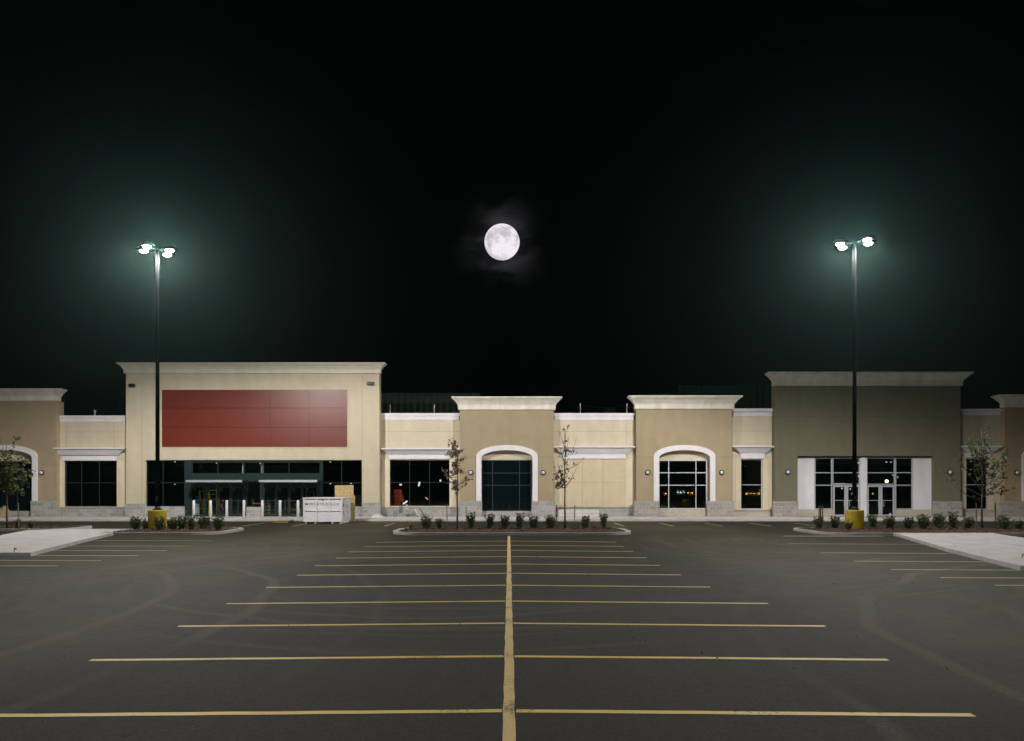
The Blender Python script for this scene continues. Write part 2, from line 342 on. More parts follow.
m_lens = mat('lamp_lens', (0.9, 0.9, 0.9), 0.3, emit=(1.0, 0.97, 1.0), estr=40)
m_globe = mat('sconce_globe', (0.62, 0.62, 0.66), 0.25)

# ------------------------------------------------------------------ lamps of the car park
def area(name, loc, w, parent, size=0.5, inner=1, shield=(0.05, 0.35)):
    # optics of a car park lamp: broad bat-wing throw, cut off towards the horizontal
    l = bpy.data.lights.new(name, 'POINT'); l.shadow_soft_size = size/2; l.energy = w; l.color = LAMP_COL; l.use_nodes = True
    nt = l.node_tree; em = nt.nodes['Emission']; g = N(nt, 'ShaderNodeNewGeometry'); sp = N(nt, 'ShaderNodeSeparateXYZ'); Lk(nt, g.outputs['Incoming'], sp.inputs[0])
    c = M(nt, 'MULTIPLY', sp.outputs[2], -1.0)
    hx = M(nt, 'DIVIDE', M(nt, 'MULTIPLY', sp.outputs[0], inner), M(nt, 'SQRT', M(nt, 'SUBTRACT', 1.001, M(nt, 'MULTIPLY', c, c))))
    k0 = N(nt, 'ShaderNodeMapRange', ins={1: -0.1, 2: 0.55, 3: shield[0], 4: 0.0}); Lk(nt, hx, k0.inputs[0])
    k1 = N(nt, 'ShaderNodeMapRange', ins={1: -0.1, 2: 0.55, 3: shield[1], 4: 0.24}); Lk(nt, hx, k1.inputs[0])
    cut = N(nt, 'ShaderNodeMapRange', interpolation_type='SMOOTHSTEP', ins={3: 0.0, 4: 1.0}); Lk(nt, c, cut.inputs[0]); Lk(nt, k0.outputs[0], cut.inputs[1]); Lk(nt, k1.outputs[0], cut.inputs[2])
    thr = N(nt, 'ShaderNodeMapRange', ins={1: 0.4, 2: 1.0, 3: 1.0, 4: 0.20}); Lk(nt, c, thr.inputs[0])
    Lk(nt, M(nt, 'MULTIPLY', cut.outputs[0], thr.outputs[0]), em.inputs['Strength'])
    o = bpy.data.objects.new(name, l); COL.objects.link(o); o.location = loc; o.parent = parent; return o
def light_pole(label, x, y, h, w, glow_w, heads, inner=1, shield=(0.0, 0.25)):
    t = tag(empty('light_pole', (x, y, 0.12)), label, 'light pole', 'tall car park light poles')
    b = MB(); b.lathe([(0.30, 0.0), (0.46, 0.0), (0.47, 0.03), (0.47, 1.02), (0.45, 1.06), (0.12, 1.07)], seg=32)
    b.build('base', m_ybase, t, smooth=False)
    b = MB(); b.box(-0.2, 0.2, -0.2, 0.2, 1.06, 1.10); b.lathe([(0.17, 1.09), (0.17, 1.15), (0.13, 1.20), (0.12, 1.26)], seg=16)
    for sx in (-1, 1):
        for sy in (-1, 1): b.lathe([(0.02, 1.09), (0.02, 1.14)], (sx*.15, sy*.15, 0), 6)
    b.build('base_plate', m_blackm, t)
    b = MB(); b.lathe([(0.115, 1.03), (0.085, h+0.05), (0.03, h+0.12)], seg=16); b.build('pole', m_pole, t, smooth=True)
    b = MB(); b.box(-0.06, 0.06, -0.125, -0.09, 1.5, 1.8, 0.01); b.build('hand_hole_cover', m_blackm, t)
    for (hx, hy) in heads:
        d = Vector((hx, hy, 0)); L = d.length; u = d/L; v = Vector((-u.y, u.x, 0))
        b = MB(); b.tube([(u*0.05)+Vector((0, 0, h)), u*(L-0.25)+Vector((0, 0, h))], 0.035, 8)
        arm = b.build('arm', m_blackm, t)
        b = MB()
        for k, (o, z) in enumerate([(0.0, 0)]):
            b.loft(-0.33, 0.33, -0.24, 0.24, [(0.0, 0.0), (0.0, 0.09), (-0.08, 0.2)])
        me = b.build('lamp_head', m_blackm, t); ang = math.atan2(u.y, u.x)
        me.location = d+Vector((0, 0, h)); me.rotation_euler = (0, 0, ang)
        b = MB(); b.lathe([(0.21, 0.0), (0.20, -0.04), (0.13, -0.085), (0.02, -0.10)], (0, 0, -0.002), seg=20)
        b.build('lens', m_lens, me, smooth=True)
        area('lamp_light', d+Vector((0, 0, h-0.12)), w, t, 0.5, inner, shield)
    l = bpy.data.lights.new('glow_light', 'POINT'); l.energy = glow_w*4; l.color = (0.42, 1.0, 0.85); l.shadow_soft_size = 0.12; l.use_nodes = True  # added upward teal light over the pole top, makes the halo in the haze
    nt = l.node_tree; g = N(nt, 'ShaderNodeNewGeometry'); sp = N(nt, 'ShaderNodeSeparateXYZ'); Lk(nt, g.outputs['Incoming'], sp.inputs[0])
    mr = N(nt, 'ShaderNodeMapRange', interpolation_type='SMOOTHSTEP', ins={1: -0.14, 2: 0.10, 3: 0.02, 4: 1.0}); Lk(nt, sp.outputs[2], mr.inputs[0]); Lk(nt, mr.outputs[0], nt.nodes['Emission'].inputs['Strength'])
    o = bpy.data.objects.new('glow_light', l); COL.objects.link(o); o.location = (0, 0, h+0.38); o.parent = t
    return t
ZL = 43.3
def hd(px, dy): return ((px)*ZL/F, dy)
light_pole('black four-headed light pole on a yellow base before the red sign store', X(157.5, ZL), ZL, H(250.5, ZL)-0.12, LAMP_W, GLOW_W,
           [(-0.76, 0.05), (0.66, -0.05), (-0.22, -0.74), (0.20, 0.76)], 1, (0.06, 0.42))
light_pole('black four-headed light pole on a yellow base before the olive store', X(854.5, ZL), ZL, H(243.5, ZL)-0.12, LAMP_W, GLOW_W,
           [(-0.76, 0.05), (0.72, -0.02), (0.36, -0.70), (-0.34, 0.72)], -1, (0.19, 0.68))
for sx, nm in ((-1, 'left'), (1, 'right')):  # unseen poles, added to light the foreground
    light_pole('unseen light pole added behind the camera on the %s of the car park' % nm, sx*18.6, -12.0, 14.6, REAR_W, 0.0,
               [(-0.76, 0), (0.76, 0), (0, -0.76), (0, 0.76)])

# ------------------------------------------------------------------ moon
b = MB(); bmesh.ops.create_uvsphere(b.bm, u_segments=64, v_segments=32, radius=17.6/F*MOON_Z)
m = bpy.data.materials.new('moon_surface'); m.use_nodes = True; nt = m.node_tree; nt.nodes.remove(nt.nodes['Principled BSDF'])
tc = N(nt, 'ShaderNodeTexCoord'); t = N(nt, 'ShaderNodeTexNoise', ins={'Scale': 0.021, 'Detail': 5.0, 'Roughness': 0.55}); 
mp = N(nt, 'ShaderNodeMapping'); mp.inputs['Location'].default_value = (38, 20, 55); Lk(nt, tc.outputs['Object'], mp.inputs[0]); Lk(nt, mp.outputs[0], t.inputs['Vector'])
r = N(nt, 'ShaderNodeMapRange', interpolation_type='SMOOTHSTEP', ins={1: 0.36, 2: 0.60, 3: 0.56, 4: 0.92}); Lk(nt, t.outputs[0], r.inputs[0])
e = N(nt, 'ShaderNodeEmission'); e.inputs[0].default_value = (1.0, 0.91, 0.985, 1); Lk(nt, r.outputs[0], e.inputs[1]); Lk(nt, e.outputs[0], nt.nodes['Material Output'].inputs[0])
mo = b.build('moon', m, smooth=True); mo.location = MOON; tag(mo, 'full moon with grey patches high in the black sky', 'moon')

# ------------------------------------------------------------------ ground
b = MB(); b.box(-200, 200, -160, 240, -0.5, 0.0); tag(b.build('ground', m_asphalt), kind='structure')
def sheet(name, pts, mt, z=0.004, th=0.003):
    b = MB(); n = len(pts)
    lo = [b.bm.verts.new((p[0], p[1], z-th+0.0005)) for p in pts]; hi = [b.bm.verts.new((p[0], p[1], z)) for p in pts]
    b.bm.faces.new(hi); b.bm.faces.new(lo[::-1])
    for k in range(n): b.bm.faces.new((lo[k], lo[(k+1) % n], hi[(k+1) % n], hi[k]))
    return tag(b.build(name, mt), kind='structure')
rr = random.Random(4)
def strip(x0, y0, x1, y1, w, mt):        # painted stripe with slightly uneven edges
    d = Vector((x1-x0, y1-y0)); L = d.length; d /= L; nrm = Vector((-d.y, d.x)); k = max(2, int(L/0.45))
    A, B = [], []
    for i in range(k+1):
        p = Vector((x0, y0))+d*(L*i/k); q = rr.uniform(-0.006, 0.006)
        A.append(p+nrm*(w/2+q)); B.append(p-nrm*(w/2-q+rr.uniform(-.003, .003)))
    b = MB(); va = [b.bm.verts.new((p.x, p.y, 0.004)) for p in A]; vb = [b.bm.verts.new((p.x, p.y, 0.004)) for p in B]
    for i in range(k): b.bm.faces.new((vb[i], vb[i+1], va[i+1], va[i]))
    return tag(b.build('parking_line', mt), kind='structure')
strip(0.0, -6.0, 0.0, 39.8, 0.122, m_yline2)
RX = [4.72, 5.1, 5.3, 5.2, 4.72, 4.6, 4.53, 4.6, 4.56, 4.6, 4.65]
LX = [5.72, 5.62, 5.54, 5.66, 5.67, 5.65, 5.8, 5.75, 5.9, 5.8, 5.75]
for n in range(11):
    z = 8.42+2.748*n
    strip(-0.075, z, -LX[n], z-0.022*z*LX[n]/5.5, 0.12, m_yline); strip(0.075, z, RX[n], z-0.020*z*RX[n]/5.0, 0.12, m_yline)
for z, xe in ((36.3, -13.3), (32.8, -12.75), (30.4, -12.75), (28.1, -12.75), (26.2, -13.1), (24.4, -13.5)):
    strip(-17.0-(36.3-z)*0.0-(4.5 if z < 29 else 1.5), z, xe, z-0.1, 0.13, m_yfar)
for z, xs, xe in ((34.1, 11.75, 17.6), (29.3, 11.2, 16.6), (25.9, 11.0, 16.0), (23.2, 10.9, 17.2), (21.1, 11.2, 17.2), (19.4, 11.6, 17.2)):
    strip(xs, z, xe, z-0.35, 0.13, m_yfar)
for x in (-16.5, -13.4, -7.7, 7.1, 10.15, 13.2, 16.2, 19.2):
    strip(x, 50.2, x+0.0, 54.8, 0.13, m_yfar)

# pavement in front of the shops
b = MB(); b.box(-60, 60, 58.1, 63.9, -0.2, 0.15, 0.02); tag(b.build('pavement', m_pave), kind='structure')
b = MB(); b.box(-60, 60, 57.9, 58.09, -0.2, 0.155, 0.03); tag(b.build('kerb', m_kerb), kind='structure')

def rounded(x0, x1, y0, y1, r, n=10):
    p = []
    for cx, cy, a0 in ((x1-r, y1-r, 0), (x0+r, y1-r, 90), (x0+r, y0+r, 180), (x1-r, y0+r, 270)):
        for k in range(n+1):
            a = R(a0+90*k/n); p.append((cx+r*math.cos(a), cy+r*math.sin(a)))
    return p
def island(x0, x1, y0, y1, r, mulch=True):
    o = rounded(x0, x1, y0, y1, r); i = rounded(x0+.2, x1-.2, y0+.2, y1-.2, max(r-.2, .05))
    k = poly('kerb', o, [i], -0.1, 0.24, m_kerb, flat=True); tag(k, kind='structure')
    # mounded mulch
    bm = bmesh.new(); rn = random.Random(int(x0*10)); nx = int((x1-x0)/0.16); ny = int((y1-y0)/0.16)
    grid = {}
    for a in range(nx+1):
        for c in range(ny+1):
            x = x0+.19+(x1-x0-.38)*a/nx; y = y0+.19+(y1-y0-.38)*c/ny
            # keep inside rounded corners
            cx = min(max(x, x0+r), x1-r); cy = min(max(y, y0+r), y1-r); dx, dy = x-cx, y-cy; d = math.hypot(dx, dy)
            if d > r-.19 and d > 0: s = (r-.19)/d; x, y = cx+dx*s, cy+dy*s
            e = min(x-x0-.19, x1-.19-x, y-y0-.19, y1-.19-y); hgt = 0.10+0.10*min(1, max(0, e)/1.2)+rn.uniform(-.02, .025)
            grid[a, c] = bm.verts.new((x, y, hgt))
    for a in range(nx):
        for c in range(ny): bm.faces.new((grid[a, c], grid[a+1, c], grid[a+1, c+1], grid[a, c+1]))
    for q in range(int((x1-x0)*(y1-y0)*9)):      # loose bark chips
        x = rn.uniform(x0+.3, x1-.3); y = rn.uniform(y0+.3, y1-.3)
        cx = min(max(x, x0+r), x1-r); cy = min(max(y, y0+r), y1-r)
        if math.hypot(x-cx, y-cy) > r-.25: continue
        e = min(x-x0-.19, x1-.19-x, y-y0-.19, y1-.19-y); z = 0.12+0.10*min(1, max(0, e)/1.2)
        a = rn.uniform(0, 6.28); l = rn.uniform(.03, .08); w = .015; dx, dy = math.cos(a)*l, math.sin(a)*l; tz = rn.uniform(-.02, .04)
        bm.faces.new([bm.verts.new(p) for p in ((x-dx+dy*.3, y-dy-dx*.3, z), (x+dx+dy*.3, y+dy-dx*.3, z+tz), (x+dx-dy*.3, y+dy+dx*.3, z+tz+.02), (x-dx-dy*.3, y-dy+dx*.3, z+.02))])
    me = bpy.data.meshes.new('mulch'); bm.to_mesh(me); bm.free()
    tag(link('mulch', me, m_mulch), kind='stuff')
island(-6.0, 6.3, 40.25, 46.0, 1.9)
island(-20.5, -14.6, 40.4, 46.0, 1.5)
island(-34.0, -24.3, 44.4, 48.0, 0.8)
island(15.65, 31.0, 39.95, 46.0, 1.5)
# pale concrete paths running down the lot
def path(pts):
    k = poly('concrete_path', pts, [], -0.1, 0.235, m_slab, flat=True); tag(k, kind='structure')
path([(-16.3, 27.7), (-17.9, 33.5), (-19.6, 40.3), (-20.52, 40.6), (-20.52, 44.2), (-24.1, 44.2), (-25.4, 43.0), (-24.0, 38.5), (-22.7, 35.9), (-21.3, 27.7)])
path([(14.4, 22.9), (16.1, 30.0), (18.65, 38.8), (18.85, 39.9), (23.7, 39.9), (22.9, 36.3), (20.8, 30.0), (19.6, 22.9)])
m_paint_or = mat('orange_paint', (0.55, 0.14, 0.05), 0.8)
# pale gutter in front of the right island
sheet('gutter', [(13.2, 39.3), (18.1, 39.2), (18.2, 39.85), (13.6, 39.95)], mat('gutter_concrete', (.17, .16, .15), .9, noise=.3), z=0.006)

# ------------------------------------------------------------------ building pieces
def ell(cx, a, ys, b_, bot, n=24):     # arch outline in metres (x,h): cx, half width, spring height, rise, bottom
    p = [(cx-a, bot), (cx+a, bot)]
    for k in range(n+1):
        t = math.pi*k/n; p.append((cx+a*math.cos(t), ys+b_*math.sin(t)))
    return p
def rect(x0, x1, h0, h1): return [(x0, h0), (x1, h0), (x1, h1), (x0, h1)]
def shell(t, x0, x1, yf, h, depth=14.0, base=0.15, rm=None):
    """side walls, back, roof, floor of a unit behind its front wall"""
    full = h; h = min(h, 7.9)
    b = MB(); b.box(x0+.003, x0+0.2, yf+.355, yf+depth, base, h-.05); b.box(x1-0.2, x1-.003, yf+.355, yf+depth, base, h-.05)
    b.box(x0+.2, x1-.2, yf+depth-.2, yf+depth, base, h-.05); b.build('side_wall', rm, t)
    if full > 8.4: b = MB(); b.box(x0+.003, x1-.003, yf+.355 if full > 9.9 else yf+.355, yf+.9, h-.048, full-.02); b.build('parapet', rm, t)
    b = MB(); b.box(x0+.2, x1-.2, yf+.36, yf+depth-.2, h-.5, h-.4); b.build('roof', m_roof, t)
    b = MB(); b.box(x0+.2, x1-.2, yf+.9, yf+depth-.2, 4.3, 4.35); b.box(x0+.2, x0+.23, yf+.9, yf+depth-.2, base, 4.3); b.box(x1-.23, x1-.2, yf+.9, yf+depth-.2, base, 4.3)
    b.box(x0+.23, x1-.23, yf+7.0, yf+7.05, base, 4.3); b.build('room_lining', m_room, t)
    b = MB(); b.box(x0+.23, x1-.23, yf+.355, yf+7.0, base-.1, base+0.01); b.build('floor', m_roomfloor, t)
def window(t, x0, x1, h0, h1, y, vl, hl, fm, gm, fw=0.055, name='window', sill=True, outer=None, depth=0.10):
    b = MB(); ow = outer or fw
    b.box(x0, x1, y, y+depth, h0, h0+ow); b.box(x0, x1, y, y+depth, h1-ow, h1)
    b.box(x0, x0+ow, y+.002, y+depth-.002, h0+ow, h1-ow); b.box(x1-ow, x1, y+.002, y+depth-.002, h0+ow, h1-ow)
    for v in vl: b.box(v-fw/2, v+fw/2, y+.004, y+depth-.004, h0+ow, h1-ow)
    for q in hl: b.box(x0+ow, x1-ow, y+.007, y+depth-.007, q-fw/2, q+fw/2)
    w = b.build(name, fm, t)
    b = MB(); b.box(x0+ow*.5, x1-ow*.5, y+depth/2-.006, y+depth/2+.006, h0+ow*.5, h1-ow*.5); b.build('pane', gm, w)
    return w
def sconce(t, px, py, yf):
    x = X(px, yf); h = H(py, yf)
    b = MB(); b.lathe([(0.14, 0.0), (0.21, 0.005), (0.21, 0.05), (0.16, 0.09), (0.03, 0.10)], (x, yf-.002, h), 20, 'y'); s = b.build('wall_light', m_blackm, t)
    b = MB(); b.lathe([(0.135, 0.101), (0.14, 0.13), (0.11, 0.19), (0.05, 0.225), (0.01, 0.23)], (x, yf-.002, h), 20, 'y'); b.build('globe', m_globe, s, smooth=True)
    b = MB(); b.box(x-.02, x+.02, yf-.24, yf-.10, h-.2, h-.15, .005); b.build('bracket', m_blackm, s)
def baseblock(t, x0, x1, yf, h1, mt, proud=0.12, name='block_base'):
    b = MB(); b.box(x0, x1, yf-proud, yf-.003 if proud > 0 else yf+.2, 0.12, h1-.07); o = b.build(name, mt, t)
    b = MB(); b.loft(x0, x1, yf-proud, yf-.003, [(0.0, h1-.069), (0.03, h1-.06), (0.03, h1-.02), (0.0, h1)], back=False); b.build('cap', m_cap, o)
def cornice(t, x0, x1, yf, ht, hb, off, yb=None, mt=None):
    hh = ht-hb; yb = yb or yf+0.4
    b = MB(); b.loft(x0, x1, yf, yb, [(0.05, hb), (0.13, hb+.02), (0.13, hb+hh*.36), (0.17, hb+hh*.38), (0.17, hb+hh*.42), (off*.55, hb+hh*.66), (off*.93, hb+hh*.88), (off, hb+hh*.89), (off, ht), (off-.25, ht+.02)], back=False)
    return b.build('cornice', mt or m_cornice, t)
def hood(t, px0, px1, bx0, bx1, pyt, pyb, yf, mt=None):
    """flared hood over a window, with a fascia board below: px = top width, bx = bottom width"""
    x0, x1 = X(bx0, yf), X(bx1, yf); o = 0.62; zt = yf-o
    ht, hb = H(pyt, zt), H(pyb, yf-.2)
    b = MB(); 
    ringsL = [(0.16, hb), (0.18, hb+.03), (o*.8, ht-.13), (o*.95, ht-.11), (o, ht-.10), (o, ht-.02), (o-.05, ht)]
    # side overhang differs from the front one
    sL = x0-X(px0, zt); sR = X(px1, zt)-x1
    rings = []
    for off, h in ringsL:
        k = (off-.16)/(o-.16)
        rings.append([b.bm.verts.new(p) for p in ((x0-.04-sL*k, yf-off, h), (x1+.04+sR*k, yf-off, h), (x1+.04+sR*k, yf-.002, h), (x0-.04-sL*k, yf-.002, h))])
    for r0, r1 in zip(rings, rings[1:]):
        for k in range(4): b.bm.faces.new((r0[k], r0[(k+1) % 4], r1[(k+1) % 4], r1[k]))
    b.bm.faces.new(rings[0][::-1]); b.bm.faces.new(rings[-1])
    return b.build('window_hood', mt or m_white, t)
def sloth(px): return px

def connector(label, px0, px1, yf, copy_top, copy_bot, hd_, fascia, win, kind, basemat, base_py, vj=(), hj=(), panelx=None, fm=None, gm=None, vw=(), hw=(), creamc=CREAM, coff=0.10):
    x0, x1 = X(px0, yf), X(px1, yf)
    t = tag(empty('shop_unit', ((x0+x1)/2, yf, 0.15)), label, 'shop building', 'shop units of the strip mall')
    org = Vector(t.location)
    parts = []
    mt = lines_mat('cream_stucco', creamc, [X(v, yf) for v in vj], [H(v, yf) for v in hj])
    hb = H(base_py, yf)
    holes = [rect(X(win[0], yf), X(win[1], yf), H(win[3], yf), H(win[2], yf))] if kind != 'blank' else []
    poly('wall', rect(x0+.003, x1-.003, hb, H(copy_bot, yf)), holes, yf, 0.35, mt, t)
    b = MB(); b.box(x0+.003, x1-.003, yf+.05, yf+.35, 0.12, hb-.001); b.build('block_base', basemat, t)
    b = MB(); b.box(x0+.003, x1-.003, yf-.03, yf+.05, hb-.05, hb-.0015); b.build('sill_course', m_cap, t)
    shell(t, x0, x1, yf, H(copy_bot, yf), rm=mt)
    ht = H(copy_top, yf-.1); hbq = H(copy_bot, yf-.1)
    b = MB(); b.loft(x0+.12, x1-.12, yf, yf+.4, [(0.03, hbq), (0.05, hbq+.02), (0.05, hbq+(ht-hbq)*.55), (coff, hbq+(ht-hbq)*.62), (coff, ht-.02), (coff-.03, ht)], back=False); b.build('coping', m_white, t)
    if hd_: hood(t, *hd_, yf)
    fx0, fx1, fy0, fy1 = fascia
    b = MB(); b.box(X(fx0, yf), X(fx1, yf), yf-.12, yf-.004, H(fy1, yf-.1), H(fy0, yf-.1), .01); b.build('fascia_board', m_white, t)
    # flat pilasters beside the window
    wl, wr = X(win[0], yf), X(win[1], yf); pl = panelx or 5.0
    mtp = lines_mat('pale_stucco', tuple(min(1, c*1.12) for c in creamc))
    for a, c in ((wl-pl*yf/F, wl-.002), (wr+.002, wr+pl*yf/F)):
        b = MB(); b.box(max(a, x0+.05), min(c, x1-.05), yf-.05, yf-.003, hb+.002, H(fy1, yf)-.004); b.build('pilaster', mtp, t)
    if kind == 'blank':
        m2 = lines_mat('infill_stucco', tuple(c*v for c, v in zip(creamc, (.97, .95, .88))), [X(582.4, yf), X(603, yf)], [H(482.4, yf)])
        b = MB(); b.box(wl, wr, yf-.02, yf-.003, H(win[3], yf)+.002, H(win[2], yf)); b.build('infill_panel', m2, t)
    else:
        window(t, wl+.004, wr-.004, H(win[3], yf)+.004, H(win[2], yf)-.004, yf+.14, [X(v, yf+.14) for v in vw], [H(v, yf+.14) for v in hw], fm, gm, fw=0.05)
    for ch in t.children: 
        if ch.type == 'MESH': ch.data.transform(Matrix.Translation(-org))
        for g in ch.children: g.data.transform(Matrix.Translation(-org))
    return t
def settle(t):
    org = Vector(t.location)
    seen = set()
    def rec(o):
        for c in o.children:
            if c.type == 'MESH' and c.data.name not in seen: seen.add(c.data.name); c.data.transform(Matrix.Translation(-org))
            rec(c)
    rec(t); return t
def tower(label, px0, px1, yf, ct, cb, off, cx, fm, gm, blk, vw, hw, win, lights, blocks, low, wallc=TAN, hj=(), vj=(), stripm=None, x_over=None):
    x0, x1 = X(px0, yf), X(px1, yf)
    if x_over: x0, x1 = x_over
    t = tag(empty('arched_shop', ((x0+x1)/2, yf, 0.15)), label, 'shop building', 'arched shop towers of the strip mall')
    mt = lines_mat('tan_stucco', wallc, [X(v, yf) for v in vj], [H(v, yf) for v in hj])
    hb = H(501, yf); top = H(cb, yf)+.02
    C = X(cx, yf); a_in = 25.5*yf/F; a_out = 30.8*yf/F
    inner = ell(C, a_in, H(458, yf), 7.8*yf/F, hb)
    op = ell(C, a_in+.02, H(458, yf), 7.8*yf/F+.02, 0.13)
    out_ = [(x0, .12), (op[0][0], .12)]+[op[0]]+op[2:][::-1]+[op[1], (op[1][0], .12), (x1, .12), (x1, top), (x0, top)]
    out_ = [(x0, .12), (op[0][0], .12)]+op[2:][::-1]+[(op[1][0], .12), (x1, .12), (x1, top), (x0, top)]
    poly('wall', out_, [], yf, 0.5, mt, t)
    o2 = ell(C, a_out, H(456, yf), 11*yf/F, hb); i2 = ell(C, a_in, H(458, yf), 7.8*yf/F, hb)
    ring = [o2[0]]+o2[2:][::-1]+[o2[1], i2[1]]+i2[2:]+[i2[0]]
    poly('arch_trim', ring, [], yf-.09, 0.085, m_white, t)
    # recessed infill above and beside the window
    wx0, wx1, wy0, wy1 = win
    yr = yf+.40
    infm = lines_mat('cream_infill', CREAM)
    b = MB(); b.box(C-a_in-.05, C+a_in+.05, yr+.102, yr+.2, H(wy0, yr), H(448, yr)); b.build('arch_infill', infm, t)
    b = MB()
    for q0, q1 in ((C-a_in-.05, X(wx0, yr)), (X(wx1, yr), C+a_in+.05)):
        if q1-q0 > .03: b.box(q0, q1, yr+.102, yr+.2, H(wy1, yr), H(wy0, yr)-.002)
    if len(b.bm.verts): b.build('jamb_infill', infm, t)
    else: b.bm.free()
    b = MB(); b.box(C-a_in-.05, C+a_in+.05, yr-.1, yr+.3, 0.12, H(wy1, yr)-.002); b.build('plinth', low, t)
    window(t, X(wx0, yr), X(wx1, yr), H(wy1, yr), H(wy0, yr), yr, [X(v, yr) for v in vw], [H(v, yr) for v in hw], fm, gm, fw=0.07)
    shell(t, x0, x1, yf+.15, top, rm=mt)
    cornice(t, x0, x1, yf, H(ct, yf-off), H(cb, yf-.13), off)
    for q in blocks: baseblock(t, X(q[0], yf), X(q[1], yf), yf, hb, blk)
    for q in lights: sconce(t, q, 472.5, yf)
    return settle(t)

# --- left tall unit with the red sign
t = tag(empty('superstore', (X(252, ZB), ZB, 0.15)), 'big cream store front with a blank red sign panel above dark glass doors', 'store building')
x0, x1 = X(126, ZB), X(379.3, ZB); yf = ZB
DW = (0.53, 0.46, 0.34)
mt = lines_mat('sand_stucco', DW, [X(142, yf), X(362, yf)], [])
wall_hole = [rect(X(145.4, yf), X(362, yf), 0.16, H(460, yf))]
poly('wall', rect(x0, x1, .12, H(373, yf)+.03), wall_hole, yf, 0.35, mt, t)
shell(t, x0, x1, yf, H(373, yf), rm=mt, depth=16)
cornice(t, x0, x1, yf, H(362.3, yf-.5), H(373.3, yf-.13), .52, mt=lines_mat('sand_cornice', (0.68, 0.64, 0.53)))
b = MB(); b.box(X(162.2, yf), X(347.3, yf), yf-.05, yf-.003, H(447, yf-.05), H(389.8, yf-.05)); sg = b.build('sign_panel', m_red, t)
b = MB(); q = (X(162.2, yf), X(347.3, yf), H(447, yf-.05), H(389.8, yf-.05))
b.box(q[0]-.06, q[1]+.06, yf-.07, yf-.003, q[3]+.002, q[3]+.06); b.box(q[0]-.06, q[1]+.06, yf-.07, yf-.003, q[2]-.06, q[2]-.002)
b.box(q[0]-.06, q[0]-.002, yf-.068, yf-.003, q[2], q[3]); b.box(q[1]+.002, q[1]+.06, yf-.068, yf-.003, q[2], q[3]); b.build('edge_trim', mt, sg)
for px, py in ((133, 385.4), (370.5, 383.6)):
    X_, H_ = X(px, yf), H(py, yf); b = MB(); b.box(X_-.24, X_+.24, yf-.28, yf-.08, H_-.12, H_+.12, .03); b.box(X_-.08, X_+.08, yf-.08, yf-.002, H_-.08, H_+.08); b.build('floodlight', m_blackm, t)
yg = yf+.16
def HH(p): return H(p, yg)
def XX(p): return X(p, yg)
window(t, XX(145.6), XX(184.9), HH(506.4), HH(460.3), yg, [XX(163)], [HH(482.8)], m_fr_teal, m_glass)
window(t, XX(322.4), XX(361.9), HH(506.4), HH(460.3), yg, [XX(341.5)], [HH(482.8)], m_fr_teal, m_glass)
window(t, XX(191.5), XX(320.5), HH(474), HH(461.6), yg, [XX(p) for p in (218, 243.6, 262, 289)], [], m_fr_teal, m_glass_c, outer=.07)
b = MB(); b.box(XX(185.2), XX(322), yg-.03, yg+.14, HH(480.4), HH(474)-.003); b.box(XX(185.2), XX(322), yg-.02, yg+.1, HH(461.6)+.002, HH(460.2))
for p0, p1 in ((185.2, 191.3), (320.6, 322.1)): b.box(XX(p0), XX(p1), yg-.02, yg+.14, HH(474)+.001, HH(461.7))
for p0, p1 in ((185.2, 190.2), (244.2, 246.4), (261, 263), (318, 322)): b.box(XX(p0), XX(p1), yg-.04, yg+.14, .16, HH(480.5))
b.build('entrance_frame', m_fr_teal, t)
for p0, p1 in ((242.4, 244.4), (261.2, 263.6)): b = MB(); b.box(X(p0, yg+.5), X(p1, yg+.5), yg+.45, yg+.6, HH(473.7), HH(462)); b.build('column', m_whitep, t)
window(t, XX(246.6), XX(260.8), HH(507), HH(480.6), yg, [], [], m_fr_teal2, m_glass_c)
b = MB(); b.box(XX(246.5), XX(261), yg-.06, yg+.14, .12, HH(507)-.003); b.build('block_infill', m_block, t)
for p0, p1 in ((190.4, 204.4), (204.6, 217.8), (218, 230.6), (230.8, 244), (263.2, 276), (276.2, 289), (289.2, 302), (302.2, 317.8)):
    window(t, XX(p0), XX(p1), .17, HH(486), yg+.01, [], [HH(500.8), HH(514.0)], m_fr_teal2, m_glass_c, fw=.06, outer=.1, name='glass_door')
b = MB()
for p0, p1 in ((190.4, 244), (263.2, 317.8)): b.box(XX(p0), XX(p1), yg-.01, yg+.12, HH(486)+.003, HH(480.6))
b.build('door_header', m_fr_teal2, t)
